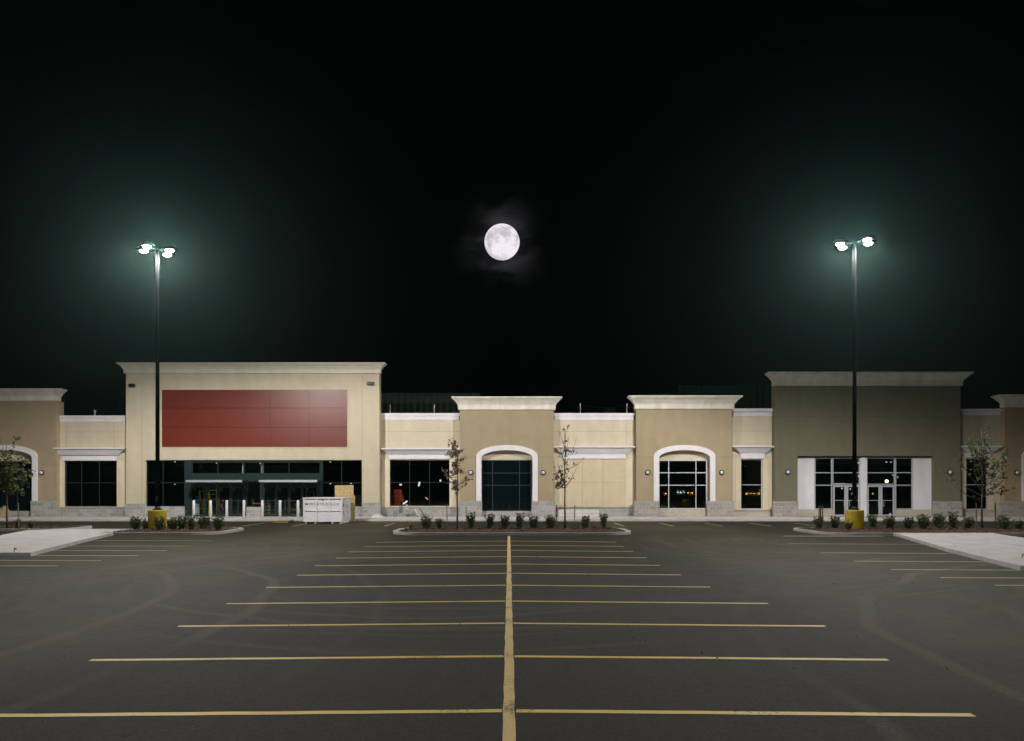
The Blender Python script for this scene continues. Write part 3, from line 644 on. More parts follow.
for px0, px1 in ((185.6, 241.8), (258.7, 317.2)):
    zf = yf-1.7; a, c = X(px0, zf), X(px1, zf); hT, hB = H(480, zf), H(482.3, zf)
    b = MB(); b.box(a, c, zf, zf+.08, hB, hT, .015); cp = b.build('canopy', m_greym, t)
    b = MB(); b.face([(a, zf+.09, hT-.02), (c, zf+.09, hT-.02), (c, yf-.01, hT+.04), (a, yf-.01, hT+.04)]); bmesh.ops.solidify(b.bm, geom=b.bm.faces[:], thickness=.03); b.build('canopy_roof', m_fr_teal2, cp)
    for k in range(5):
        xx = a+.1+(c-a-.2)*k/4
        b = MB(); 
        for dx in (0,):
            b.tube([(xx, zf+.1, hB+.03), (xx, yf-.05, hB-.02)], .045, 6); b.tube([(xx, zf+.15, hB), (xx, yf-.06, hB-.62)], .035, 6); b.tube([(xx, yf-.06, hT), (xx, yf-.06, hB-.75)], .05, 6)
        b.build('bracket', m_fr_teal2, cp)
    for k in range(4):
        xa = a+.2+(c-a-.2)*k/4; xb = a+.02+(c-a-.2)*(k+1)/4
        b = MB(); b.face([(xa, zf+.5, hB-.12), (xb, zf+.5, hB-.12), (xb, zf+.9, hB-.42), (xa, zf+.9, hB-.42)]); bmesh.ops.solidify(b.bm, geom=b.bm.faces[:], thickness=.02); b.build('glass_shade', m_fr_teal, cp)
baseblock(t, X(126, yf)-.05, X(145, yf), yf, H(503.5, yf), m_block)
baseblock(t, X(362.2, yf), X(379.3, yf)+.05, yf, H(502.5, yf), m_block)
b = MB()
b.box(XX(145.6), XX(185), yg-.1, yg+.2, .12, HH(506.4)-.004); b.box(XX(322.3), XX(362), yg-.1, yg+.2, .12, HH(506.4)-.004); b.build('block_plinth', m_block, t)
# pale slips stuck to the glass
m_paper = mat('paper', (0.75, 0.74, 0.76), 0.8)
def stickers(t, pts, y):
    for px, py, w, h in pts:
        b = MB(); b.box(X(px-w/2, y), X(px+w/2, y), y-.004, y-.001, H(py+h/2, y), H(py-h/2, y)); b.build('sticker', m_paper, t)
stickers(t, [(175, 461.9, 1.2, .9), (156, 484.3, 1.2, .9), (175, 484.3, 1.2, .9), (330.2, 461.8, 1.2, 1.0), (330.5, 483.8, 1.3, 1.0), (351, 483.6, 1.2, 1.0), (216.5, 463.2, .9, 1.0), (260, 463.4, .9, 1.0), (189.5, 484.5, .8, 1.2)], yg-.012)
settle(t)

# --- connecting units
connector('cream shop with six dark panes, left of the red sign store', 55.5, 126, ZC, 415.4, 421.8, (53.3, 124.2, 61.5, 119, 447.7, 455.2),
          (62.8, 117.6, 456, 460.6), (64, 117, 460.8, 506.6), 'win', m_block, 507, vj=(66, 114), hj=(432,), fm=m_fr_teal, gm=m_glass, vw=(81.5, 99.3), hw=(482.8,), panelx=8)
connector('cream shop with red crates behind its dark window, right of the red sign store', 379.5, 459.8, ZC, 413, 420, (381.7, 459.6, 388.5, 452, 448, 454.2),
          (388.4, 450.2, 454.6, 459), (389.8, 449.5, 460, 506), 'win', m_block, 507, vj=(388.5, 453.5), hj=(431.5,), fm=m_fr_teal, gm=m_glass_c, vw=(409.5, 429.5), hw=(482.4,), panelx=8)
connector('cream shop whose window bay is walled up, between the two middle arched shops', 553.6, 634.6, ZC, 413, 420.2, (554, 634.8, 563, 627, 446.2, 454),
          (561.5, 625.6, 454.2, 458.8), (561.3, 625.5, 459, 506.6), 'blank', m_block, 507, vj=(562, 626.5), hj=(431.5,), panelx=7)
connector('slim cream shop with one tall narrow window left of the olive store', 732.4, 775, ZC, 408.5, 416.3, (733.2, 774.4, 740.5, 765.5, 445.8, 453),
          (740, 764.5, 453.3, 458.8), (741, 762.6, 459.5, 509.2), 'win', m_blockc, 510, vj=(), hj=(431, 444), fm=m_fr_white, gm=m_glass_c, vw=(), hw=(484.8,), panelx=5, coff=.22)
connector('slim cream shop with one tall window behind the wide wispy tree', 960.7, 1001, ZC, 408.8, 415, (960.5, 1002.8, 966, 991, 445.6, 452.5),
          (965, 989.5, 453, 457.6), (966, 988.4, 458.6, 509.4), 'win', m_blockc, 510, vj=(), hj=(431,), fm=m_fr_white, gm=m_glass_c, vw=(), hw=(484.8,), panelx=5, coff=.22, creamc=(0.50, 0.43, 0.32))

# --- arched towers
gA = dict(hj=(447.5,), vj=(37,))
tower('leftmost tan shop with a white arch, cut by the left edge of the photo', 0, 56.6, ZT, 388.3, 400.8, .62, 7, m_fr_teal2, m_glass_f, m_block, (-3, 17), (482.8, 472), (-18.3, 32.3, 461, 511), (41.8,), ((31.5, 57.2), (-44, -18.6)), m_block, x_over=(X(-44, ZT), X(56.6, ZT)), **{'hj': (465,)})
tower('tan shop with a white arch round blue filmed glass, below and left of the moon', 459.8, 553.8, ZT, 396.4, 409.8, .62, 507, m_fr_teal2, m_glass_f, m_block, (492.6, 519.5), (473, 485.3), (481.7, 531.4, 460, 511), (470.8, 543.1), ((459.2, 482), (531.6, 555)), m_block, hj=(457,))
tower('tan shop with a white arch round a silver barred window', 636.3, 732.2, ZT, 395.3, 409, .66, 684.4, m_fr_white, m_glass_c, m_blockt, (668.8, 696), (472.7, 485.2), (658.6, 707, 460, 509), (647.5, 721.5), ((633.8, 659), (706.8, 733.4)), m_blockc, hj=(457,))
tower('rightmost tan shop with a white arch, cut by the right edge of the photo', 1004.5, 1100, ZT, 394.3, 407.2, .85, 1052.3, m_fr_white, m_glass_c, m_blockt, (1037, 1064), (472.7, 485.2), (1026.6, 1078, 460, 509), (1016.5, 1088), ((998.2, 1027), (1078.5, 1102)), m_blockc, hj=(457,), wallc=(0.34, 0.25, 0.155))

# --- right tall olive unit
yf = ZB; x0, x1 = X(775, yf), X(960.5, yf)
t = tag(empty('olive_store', (X(866, yf), yf, 0.15)), 'big olive store front with silver framed doors between two white panels', 'store building')
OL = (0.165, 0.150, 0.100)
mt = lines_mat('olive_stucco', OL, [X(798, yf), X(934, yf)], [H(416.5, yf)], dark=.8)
ho = rect(X(797.4, yf), X(933.8, yf), .16, H(456, yf))
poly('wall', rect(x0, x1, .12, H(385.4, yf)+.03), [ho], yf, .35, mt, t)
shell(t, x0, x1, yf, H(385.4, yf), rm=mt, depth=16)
cornice(t, x0, x1, yf, H(371.6, yf-.65), H(385.6, yf-.13), .68, mt=m_cornice)
yg = yf+.36
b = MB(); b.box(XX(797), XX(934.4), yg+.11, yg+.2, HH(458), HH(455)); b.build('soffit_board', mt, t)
b = MB(); b.box(XX(797.6), XX(814.3), yg, yg+.2, HH(509.5), HH(457.6)); b.build('white_panel', m_white, t); b = MB(); b.box(XX(912.9), XX(933.6), yg, yg+.2, HH(509.5), HH(457.6)); b.build('white_panel', m_white, t)
b = MB(); b.box(XX(797.4), XX(833.4), yg-.06, yg+.2, .12, HH(509.5)-.004); b.box(XX(895), XX(933.7), yg-.06, yg+.2, .12, HH(509.5)-.004); b.build('block_plinth', m_blockc, t)
window(t, XX(814.6), XX(832.2), HH(509.4), HH(457.8), yg, [], [HH(472.7), HH(485.2)], m_fr_white, m_glass_c, fw=.07)
window(t, XX(895.4), XX(912.6), HH(509.4), HH(457.8), yg, [], [HH(472.7), HH(485.2)], m_fr_white, m_glass_c, fw=.07)
window(t, XX(832.6), XX(860), HH(484.6), HH(457.8), yg, [], [HH(472.7)], m_fr_white, m_glass_c, fw=.07)
window(t, XX(866.6), XX(895), HH(484.6), HH(457.8), yg, [], [HH(472.7)], m_fr_white, m_glass_c, fw=.07)
b = MB(); b.box(XX(860.3), XX(866.3), yg-.12, yg+.14, .16, HH(457.6), .01); b.build('column', m_white, t)
b = MB(); b.box(XX(833.8), XX(845), yg-.03, yg+.13, HH(484.7), HH(483.2)); b.build('header_rail', m_fr_white, t)
for p0, p1 in ((833, 846.2), (846.5, 860), (867, 880.4), (880.7, 894.6)):
    d = window(t, XX(p0), XX(p1), .17, HH(485.2), yg-.02, [], [HH(500.4)], m_fr_white, m_glass_c, fw=.04, outer=.13, name='glass_door')
    hx = XX(p1)-.2 if p0 in (833, 867) else XX(p0)+.2
    b = MB(); b.tube([(hx, yg-.09, .95), (hx, yg-.09, 1.35)], .016, 6); b.tube([(hx, yg-.09, .97), (hx, yg-.01, .97)], .012, 5); b.tube([(hx, yg-.09, 1.33), (hx, yg-.01, 1.33)], .012, 5); b.build('handle', m_greym, d)
baseblock(t, X(772.2, yf), X(797.8, yf), yf, H(501.3, yf), m_blockt)
baseblock(t, X(932.5, yf), X(961.4, yf), yf, H(501.3, yf), m_blockt)
sconce(t, 787.7, 472.2, yf); sconce(t, 949.6, 472.2, yf)
stickers(t, [(831.5, 462, .9, 1.1), (858.3, 462.9, 1.4, 1.6), (858.6, 476.3, 1.4, 1.8), (858.5, 485.6, 1, 1.2), (886.4, 462.1, 1.5, 1.3), (891, 462.1, 1.4, 1.2), (893, 475.2, 1.8, 1.2), (897.8, 477.2, 1.3, 1.5), (842, 488.4, 1.6, 1.4), (850.3, 489, 1.3, 1.3), (890.2, 514, 1.8, 1.3)], yg-.035)
m_ystk = mat('yellow_sticker', (0.6, 0.48, 0.05), .7)
for px in (852.0, 872.6):
    b = MB(); b.lathe([(0.07, 0), (0.075, .002), (.07, .004)], (XX(px), yg-.035, HH(493.6)), 12, 'y'); b.build('round_sticker', m_ystk, t)
settle(t)

# --- green metal halls on the roof behind
def hall(label, px0, px1, py, z, depth, hmin=7.5, mt=m_green):
    x0, x1 = X(px0, z), X(px1, z); t = tag(empty('roof_hall', ((x0+x1)/2, z, hmin)), label, 'roof structure')
    b = MB(); bm = b.bm; n = int((x1-x0)/.15); top = H(py, z); pts = []
    for k in range(n+1): pts.append((x0+(x1-x0)*k/n, z-(.04 if k % 4 in (1, 2) else 0)))
    va = [bm.verts.new((p[0], p[1], hmin)) for p in pts]; vb = [bm.verts.new((p[0], p[1], top)) for p in pts]
    for k in range(n): bm.faces.new((va[k], va[k+1], vb[k+1], vb[k]))
    b.build('corrugated_wall', mt, t)
    b = MB(); b.box(x0, x1, z+.02, z+depth, hmin, top-.01); b.build('body', mt, t)
    b = MB(); b.box(x0-.06, x1+.06, z-.08, z+depth+.06, top, top+.09); b.build('roof_edge', mt, t)
    return settle(t)
hall('dark green corrugated hall rising above the cream shop with red crates', 378, 479, 394, 76, 8)
hall('dark green corrugated hall rising behind the roofs left of the olive store', 679, 790, 386, 80, 8)
hall('low dark green lean-to wall on the roof, left of the right corrugated hall', 640, 678.4, 394.5, 81, 5)
hall('small green rooftop box above the walled up cream shop', 606.5, 615, 408, 82, 3, hmin=8.5)
hall('narrow green wall stub on the roof beside the red sign store', 119.5, 128, 396.5, 70, 4)
m_orange = mat('orange_plastic', (0.5, 0.1, 0.04), .6)
def roof_rail(label, p0, p1, py, z):
    t = tag(empty('roof_rail', (X((p0+p1)/2, z), z, 7)), label, 'roof rail', 'guard rails on the flat roofs')
    xa, xb = X(p0, z), X(p1, z); top = H(py, z)
    for x in (xa, xb):
        b = MB(); b.tube([(x, z, 7.0), (x, z, top)], .045, 6); p = b.build('post', m_greym, t)
        b = MB(); b.lathe([(.09, top-.45), (.09, top-.3)], (x, z, 0), 8); b.build('marker', m_orange, p)
    b = MB(); n = 8; b.tube([(xa+(xb-xa)*k/n, z, top-.1-.25*math.sin(math.pi*k/n)) for k in range(n+1)], .018, 5); b.build('wire', m_blackm, t)
    settle(t)
roof_rail('two roof posts joined by a sagging wire above the cream shop with red crates', 390, 434.3, 404.5, 66)
roof_rail('two roof posts joined by a sagging wire above the walled up cream shop', 580.3, 627, 403.5, 66)
b = MB(); b.tube([(X(94.8, 66), 66, 7.2), (X(94.8, 66), 66, H(411, 66))], .07, 8); b.lathe([(.12, H(411.5, 66)), (.12, H(410.2, 66))], (X(94.8, 66), 66, 0), 10); tag(b.build('vent_pipe', m_greym), 'thin grey vent pipe on the roof of the leftmost cream shop', 'vent pipe')

# ------------------------------------------------------------------ things at the doors
zb = 60.2; first = None
for i, px in enumerate((193.8, 210.6, 226.8, 244, 262.4, 280, 298)):
    if first is None:
        b = MB(); b.lathe([(.10, 0), (.10, 1.22), (.085, 1.29), (.03, 1.33)], seg=16); o = first = b.build('bollard', m_whitep, smooth=False); 
        for p in o.data.polygons: p.use_smooth = abs(p.normal.z) < .5
    else: o = first.copy(); COL.objects.link(o)
    o.location = (X(px, zb), zb, .15)
    o['label'] = ['white bollard in front of the water cooler, leftmost of the row at the doors', 'white bollard second from the left in the row at the doors', 'white bollard third from the left, right of the red extinguisher',
                  'white bollard at the left edge of the grey block infill between the doors', 'white bollard at the right edge of the grey block infill between the doors', 'white bollard second left of the white dumpster', 'white bollard just left of the white dumpster'][i]
    o['category'] = 'bollard'; o['group'] = 'bollards before the store doors'

# dumpster
t = tag(empty('dumpster', (X(322.6, 53.9), 53.9, 0)), 'white steel dumpster bin with dark lettering beside the store doors', 'dumpster')
z0 = 53.9; xa, xb = X(303.2, z0), X(342, z0); hb, ht = .12, H(497.6, z0); dp = 2.9
b = MB()
b.box(xa, xb, z0+.06, z0+.10, hb, ht); b.box(xa, xb, z0+dp-.05, z0+dp, hb, ht); b.box(xa+.03, xa+.08, z0+.1, z0+dp-.05, hb, ht); b.box(xb-.08, xb-.03, z0+.1, z0+dp-.05, hb, ht)
b.box(xa+.08, xb-.08, z0+.1, z0+dp-.05, hb, hb+.06); b.build('bin', m_whitep, t)
b = MB()
for p in (303.8, 316.2, 329, 341.4): b.box(X(p, z0)-.05, X(p, z0)+.05, z0, z0+.058, hb, ht-.08, .01)
for k in range(5):
    yy = z0+.15+(dp-.3)*k/4; b.box(xb-.028, xb+.03, yy-.04, yy+.04, hb, ht-.08, .01); b.box(xa-.03, xa+.028, yy-.04, yy+.04, hb, ht-.08, .01)
b.build('rib', m_whitep, t)
b = MB()
for h in (H(510.6, z0),): b.box(xa+.06, xb-.06, z0+.015, z0+.059, h-.03, h+.03, .008); b.box(xb-.027, xb+.02, z0+.2, z0+dp-.2, h-.03, h+.03)
b.build('rail', m_whitep, t)
b = MB(); b.loft(xa, xb, z0+.04, z0+dp, [(.03, ht-.08), (.05, ht-.07), (.05, ht-.01), (.03, ht)]); 
bmr = b.build('rim', m_whitep, t)
b = MB(); b.box(xa+.06, xb-.06, z0+.12, z0+dp-.08, ht-.5, ht-.12, .03); b.build('load', m_whitep, t)
m_ink = mat('faded_ink', (0.13, 0.10, 0.085), .8)
for w_, a_, c_ in (('M I R S', 305.1, 315.4), ('E Y B I N', 317.2, 328.2), ('S. C A', 330.2, 338.6)):
    text('lettering', w_, .235, m_ink, (X((a_+c_)/2, z0), z0+.052, H(504.2, z0)), t, width=(c_-a_)*z0/F)
b = MB(); b.lathe([(.05, 0), (.055, .004), (.04, .008)], (X(322.6, z0), z0+.058, H(500.5, z0)), 12, 'y'); b.build('red_marker', mat('red_dot', (.55, .06, .02), .6), t)
b = MB()
for p in (305.5, 315, 332, 340): b.box(X(p, z0)-.06, X(p, z0)+.06, z0+.1, z0+dp-.1, 0.0, hb-.002, .01)
b.build('skid', m_whitep, t)
b = MB()
for k, (u, v) in enumerate(((.5, .45), (.62, .4), (.52, .8), (.6, .95), (1.9, .5), (2.0, .9))): b.box(xb-.029, xb-.026, z0+u, z0+u+.14, ht-v-.2, ht-v)
b.build('stencil', m_ink, t)
settle(t)
# strand board enclosure behind the dumpster
z1 = 57.2; t = tag(empty('board_stack', (X(345, z1), z1, 0)), 'tall strand board crate standing behind the white dumpster', 'crate')
b = MB(); b.box(X(334.8, z1), X(353.6, z1), z1, z1+.03, H(499, z1), H(485.2, z1), .004); b.build('front_board', m_osb, t)
b = MB(); b.box(X(350.4, z1), X(354.4, z1), z1+.035, z1+.30, 0.0, H(496.5, z1)); b.box(X(336, z1), X(337, z1), z1+.035, z1+.14, 0, H(486, z1)); b.box(X(350.6, z1), X(352, z1), z1+.31, z1+.4, 0, H(486, z1)); b.build('upright', m_osb, t)
b = MB(); b.tube([(X(350, z1), z1+.1, H(490, z1)), (X(354.4, z1), z1+.1, H(497, z1))], .05, 6); b.build('brace', m_osb, t)
settle(t)
# flat boards and rubble
def clutter(name, label, cat, build, group=None):
    o = build; tag(o, label, cat, group); return o
m_rub = mat('broken_concrete', (0.42, 0.41, 0.40), .9, noise=.3, nscale=8)
rn = random.Random(9)
b = MB(); z = 57.0
for k in range(5): b.box(X(278+k*3.2, z), X(281+k*3.2, z), z-1.4, z-.1, .10, .13)
for k in range(3): b.box(X(278, z), X(293.8, z), z-1.35+k*.6, z-1.25+k*.6, 0.0, .097)
tag(b.build('pallet', m_osb), 'weathered wooden pallet lying on the asphalt just left of the dumpster', 'pallet')
def lump(cx, cy, cz, r, sx, sz, seed):
    q = MB(); bmesh.ops.create_icosphere(q.bm, subdivisions=2, radius=r); rr2 = random.Random(seed)
    for v in q.bm.verts: v.co = Vector((v.co.x*sx*rr2.uniform(.75, 1.2), v.co.y*rr2.uniform(.8, 1.2), max(0, v.co.z)*sz*rr2.uniform(.7, 1.25)))
    for v in q.bm.verts: v.co += Vector((cx, cy, cz))
    return q
q = lump(X(377.5, 61), 61, .15, .34, 1.4, .8, 3); tag(q.build('sand_heap', mat('pale_sand', (.6, .57, .56), .95, noise=.2)), 'small pale heap on the pavement right of the red sign store', 'heap')
q = lump(X(4, 61), 61, .15, .5, 1.0, 1.7, 5); tag(q.build('sandbag', mat('sacking', (.26, .2, .11), .95, noise=.3)), 'brown sack slumped on the pavement at the left edge of the photo', 'sack')
bases = [(386, 3.2, 6.2), (391, 2.2, 5), (395, 4.2, 7), (400.5, 3.4, 6.6), (406, 2.4, 5.2)]
shades = [(.06, .07, .06), (.3, .3, .3), (.2, .2, .21), (.12, .13, .12), (.36, .36, .35)]
names = ['dark upright offcut at the left end of the row leaning on the block base', 'short grey block second in the row under the crate window', 'wide grey slab third in the row under the crate window', 'dark grey slab fourth in the row under the crate window', 'small pale block fifth in the row under the crate window']
for k, (p, w, h) in enumerate(bases):
    z = 62.9; b = MB(); b.box(X(p-w/2, z), X(p+w/2, z), -.06, .06, 0, h*z/F, .015)
    o = b.build('stone_block', mat('stone_%d' % k, shades[k], .9, noise=.4, nscale=7)); o.location = (0, z, .15); o.rotation_euler = (R(-12), R((k-2)*2), 0)
    o['label'] = names[k]; o['category'] = 'stone block'; o['group'] = 'stone pieces leaning under the crate window'
for k, (p0, p1, ht_, w, col, lab) in enumerate(((424.5, 418.5, 8.6, .10, (.10, .09, .07), 'dark plank leaning against the block base under the crate window'), (420, 414.5, 6.6, .26, (.5, .48, .46), 'pale board leaning beside the dark plank'),
                                                (434, 442, 7.2, .09, (.42, .34, .2), 'light wooden lath leaning right of the dark plank'), (446, 440.5, 6, .08, (.3, .29, .28), 'grey lath crossing the light wooden lath'))):
    z = 62.6; b = MB(); L = ht_*z/F; b.tube([(X(p0, z), z-.1*k, .17), (X(p1, z), z+.75-.1*k, .15+L)], w*.5, 4); tag(b.build('leaning_board', mat('board_%d' % k, col, .9, noise=.3)), lab, 'board', 'boards leaning under the crate window')
z = 62.7; b = MB(); b.bm.faces.new([b.bm.verts.new(p) for p in ((X(417, z), z, .16), (X(421, z), z, .16), (X(417, z), z, .16+4.2*z/F))]); r_ = bmesh.ops.solidify(b.bm, geom=b.bm.faces[:], thickness=.05); tag(b.build('metal_wedge', m_fr_teal2), 'dark triangular sheet standing left of the pale leaning board', 'metal sheet')
# long pale concrete block before the walled-up bay
z = 62.9; b = MB(); b.box(X(558.5, z), X(599, z), z, z+.3, .15, H(509.6, z), .02); tag(b.build('concrete_bench', lines_mat('pale_block', (.56, .53, .50), [X(p, z) for p in (566, 574, 582, 590)], [.42])), 'long low pale block wall in front of the walled up shop', 'low wall')

# things inside
zi = ZB+1.0
t = tag(empty('water_cooler', (X(197, zi), zi, .16)), 'white water cooler with a blue bottle inside the left glass doors', 'water cooler')
b = MB(); b.box(-.15, .15, -.15, .15, 0, 1.0, .02); b.build('cabinet', m_whitep, t); b = MB(); b.lathe([(.05, 1.0), (.13, 1.08), (.15, 1.15), (.15, 1.25), (.13, 1.27), (.15, 1.3), (.15, 1.5), (.1, 1.56), (.02, 1.58)], seg=18); b.build('bottle', mat('blue_plastic', (.03, .16, .7), .3), t, smooth=True)
m_yel = mat('yellow_enamel', (.75, .52, .02), .5)
def frame_thing(name, label, cat, pxs, pyt, z, rungs, r=.04, mt=m_yel):
    t = tag(empty(name, (X(pxs[0], z), z, .16)), label, cat); h = H(pyt, z)-.16; w = X(pxs[1], z)-X(pxs[0], z)
    b = MB()
    for x in (0, w): b.tube([(x, 0, 0), (x, 0, h)], r, 6); b.tube([(x, .9, 0), (x, 0.0, h)], r, 6)
    b.build('side_rail', mt, t); b = MB()
    for k in rungs: b.tube([(0, 0, h*k), (w, 0, h*k)], r*.8, 6)
    b.build('rung', mt, t); return t
frame_thing('step_ladder', 'yellow step ladder frame inside the left glass doors', 'ladder', (199.3, 208.6), 490.5, zi+.2, (.3, .6, .97))
frame_thing('scaffold_frame', 'tall yellow scaffold frame behind the left glass doors', 'scaffold', (206, 216.5), 489, zi+1.6, (.62, .8, .95), .03)
t = tag(empty('fire_extinguisher', (X(220.6, zi), zi, .16)), 'red fire extinguisher on a stand behind the left glass doors', 'fire extinguisher')
b = MB(); b.lathe([(.09, .62), (.1, .65), (.1, .92), (.05, 1.0), (.03, 1.04)], seg=16); b.build('cylinder', mat('red_enamel', (.75, .04, .02), .35), t, smooth=True); b = MB(); b.tube([(0, 0, 0), (0, 0, .62)], .03, 8); b.lathe([(.16, 0), (.15, .03)], seg=14); b.build('stand', m_blackm, t)
zi2 = ZB+1.3
t = tag(empty('shelf_rack', (X(262, zi2), zi2, .16)), 'low shelf rack with a red top beam between the two door sets', 'shelf rack')
b = MB(); b.box(X(252.5, zi2)-X(262, zi2), X(271, zi2)-X(262, zi2), -.04, .04, H(504.2, zi2)-.16, H(502.9, zi2)-.16, .005); b.build('beam', mat('orange_beam', (.7, .09, .02), .5), t)
b = MB()
for k in (252.8, 262, 270.6): b.box(X(k, zi2)-X(262, zi2)-.03, X(k, zi2)-X(262, zi2)+.03, .05, .12, 0, H(503, zi2)-.16)
b.build('upright', m_fr_teal, t); b = MB()
for k, h in enumerate((.1, .38, .62)): b.box(.1, .66, .14, .5, h, h+.2, .01)
b.build('boxes', mat('carton', (.42, .36, .25), .9, noise=.3, nscale=6), t)
t = tag(empty('hand_truck', (X(299, zi2), zi2, .16)), 'small yellow barrow behind the glass left of the dumpster', 'barrow')
b = MB(); b.box(-.02, .30, 0, .3, .25, .62, .04); b.build('tray', m_yel, t); b = MB(); b.tube([(.02, 0, .5), (-.32, 0, .95)], .035, 6); b.tube([(-.32, -.09, .95), (-.32, .09, .95)], .06, 6); b.build('handle', m_yel, t)
b = MB(); b.lathe([(.13, -.03), (.13, .03)], (.14, .1, .14), 14, 'y'); b.build('wheel', m_blackm, t)
frame_thing('lattice_frame', 'orange and yellow frame behind the glass above the dumpster', 'frame', (306, 313.8), 491, zi2+.6, (.78, .97), .03, mat('orange_enamel', (.7, .28, .06), .5))
z = ZB+.9
for k, (px, py, w) in enumerate(((330.3, 488.6, 2.4), (333.8, 488.7, 1.8), (329, 492.4, 3.8), (332.5, 495, 4))):
    b = MB(); b.box(-w/2*z/F, w/2*z/F, 0, .04, -.045, .045, .01); o = b.build('yellow_sign', m_yel); o.location = (X(px, z), z, H(py, z))
    b = MB(); b.tube([(0, .05, .05 if 0 else -.045), (0, .05, -(H(py, z)-.16))], .012, 5); b.build('rod', m_blackm, o)
    tag(o, ['upper left yellow bar behind the glass left of the strand board', 'upper right yellow bar touching the strand board edge', 'middle wide yellow bar behind the glass above the dumpster', 'lowest yellow bar just above the dumpster rim'][k], 'yellow bar', 'yellow bars behind the store glass')
t = tag(empty('added_light', (X(232, ZB+2.6), ZB+2.6, 3.0)), 'dim light added behind the left glass doors to brighten the things inside', 'added light')  # invented fixture, added to brighten the items behind the doors
b = MB(); b.box(-.5, .5, -.08, .08, 0.02, .10, .01); b.build('housing', m_greym, t); b = MB(); b.box(-.46, .46, -.05, .05, 0.0, .018); b.build('diffuser', mat('added_tube', (.8, .8, .8), .5, emit=(1, .95, .8), estr=1.2), t)
l = bpy.data.lights.new('added_fill', 'AREA'); l.size = .9; l.energy = 55; l.color = (1, .93, .75); o = bpy.data.objects.new('added_fill', l); COL.objects.link(o); o.parent = t; o.location = (1.2, -1.2, -.05); o.rotation_euler = (R(25), 0, 0)  # added fill light for the entrance items
# crate window
zi = ZC+.9; cr = mat('red_crate', (.72, .05, .03), .6, noise=.25, nscale=5); k = 0; fcr = None
rn = random.Random(2); labs = ['lower red crate', 'second red crate from the floor', 'third red crate from the floor', 'fourth red crate from the floor', 'top red crate']
for lv in range(5):
    w = [1.0, .85, 1.1, .9, .7][lv]; h0 = .62+lv*.34
    b = MB(); q = .3
    b.box(-w*.42, w*.42, -.25, .25, 0, .03)
    for s_ in (-1, 1):
        for q in (.06, .15, .24): b.box(-w*.42, w*.42, s_*.25-.012, s_*.25+.012, q, q+.05); b.box(s_*w*.42-.012, s_*w*.42+.012, -.235, .235, q, q+.05)
        for s2 in (-1, 1): b.box(s_*w*.40-.03, s_*w*.40+.03, s2*.262-.01, s2*.262+.01, .03, .3)
    o = b.build('crate', cr); o.location = (X(397.6+rn.uniform(-.8, .8), zi), zi, h0); o.rotation_euler = (0, 0, rn.uniform(-.3, .3))
    tag(o, labs[lv]+' in the stack behind the dark six-pane window', 'crate', 'red crates stacked behind the window')
b = MB(); w = .9; b.box(X(392, zi), X(403, zi), zi-.35, zi+.35, .55, .61); 
for x_ in (X(392.6, zi), X(402.4, zi)):
    for y_ in (-.3, .3): b.box(x_-.03, x_+.03, zi+y_-.03, zi+y_+.03, .16, .549)
tag(b.build('work_table', m_osb), 'low wooden table carrying the stack of red crates', 'table')
b = MB(); b.tube([(X(389.9, zi), zi-.4, 1.6), (X(391.3, zi), zi-.35, .9), (X(392.6, zi), zi-.3, .18)], [.07, .10, .14], 7); tag(b.build('yellow_prop', m_yel), 'yellow leaning prop at the left edge of the crate window', 'prop')
for px, py, w, h, rot, lab in ((405.3, 502.5, 5.5, 1.6, -35, 'grey white tube lying tilted right of the red crates'), (426.8, 498.4, 3.4, 1.2, 38, 'pink scrap hanging in the middle of the crate window'), (419.2, 484, 1.6, 4.5, 12, 'white slip near the middle cross of the crate window'),
                               (400.7, 484.7, 2.4, 1.6, 0, 'white slip above the red crates'), (440.5, 480.6, 1.7, 2.2, 0, 'white slip in the upper right pane of the crate window')):
    z = ZC+.16; b = MB(); b.box(-w/2*z/F, w/2*z/F, -.003, .003, -h/2*z/F, h/2*z/F); o = b.build('paper_slip', m_paper if 'pink' not in lab else mat('pink_paper', (.7, .35, .3), .8)); o.location = (X(px, z), ZC+.130, H(py, z)); o.rotation_euler = (0, R(rot), 0)
    tag(o, lab, 'slip', 'slips stuck to the crate window glass')
# lit work lamp inside the right store
zi = ZB+3.0; x_, h_ = X(886.3, zi), H(481.2, zi)
t = tag(empty('work_lamp', (x_, zi, .16)), 'lit work lamp on a stand behind the right glass doors', 'lamp')
b = MB(); b.tube([(0, .1, 0), (0, .1, h_-.2)], .03, 6); b.build('stand', m_blackm, t)
b = MB(); b.box(-.13, .13, -.05, .15, h_-.26, h_-.05, .02); hd_ = b.build('housing', m_blackm, t)
b = MB(); b.box(-.11, .11, -.065, -.052, h_-.24, h_-.07); b.build('lens', mat('warm_lens', (.9, .8, .6), .4, emit=(1, .82, .55), estr=9), hd_)
l = bpy.data.lights.new('work_light', 'SPOT'); l.energy = 25; l.spot_size = R(120); l.color = (1, .85, .6); l.shadow_soft_size = .08; o = bpy.data.objects.new('work_light', l); COL.objects.link(o); o.parent = t; o.location = (0, -.1, h_-.15); o.rotation_euler = (R(60), 0, 0)

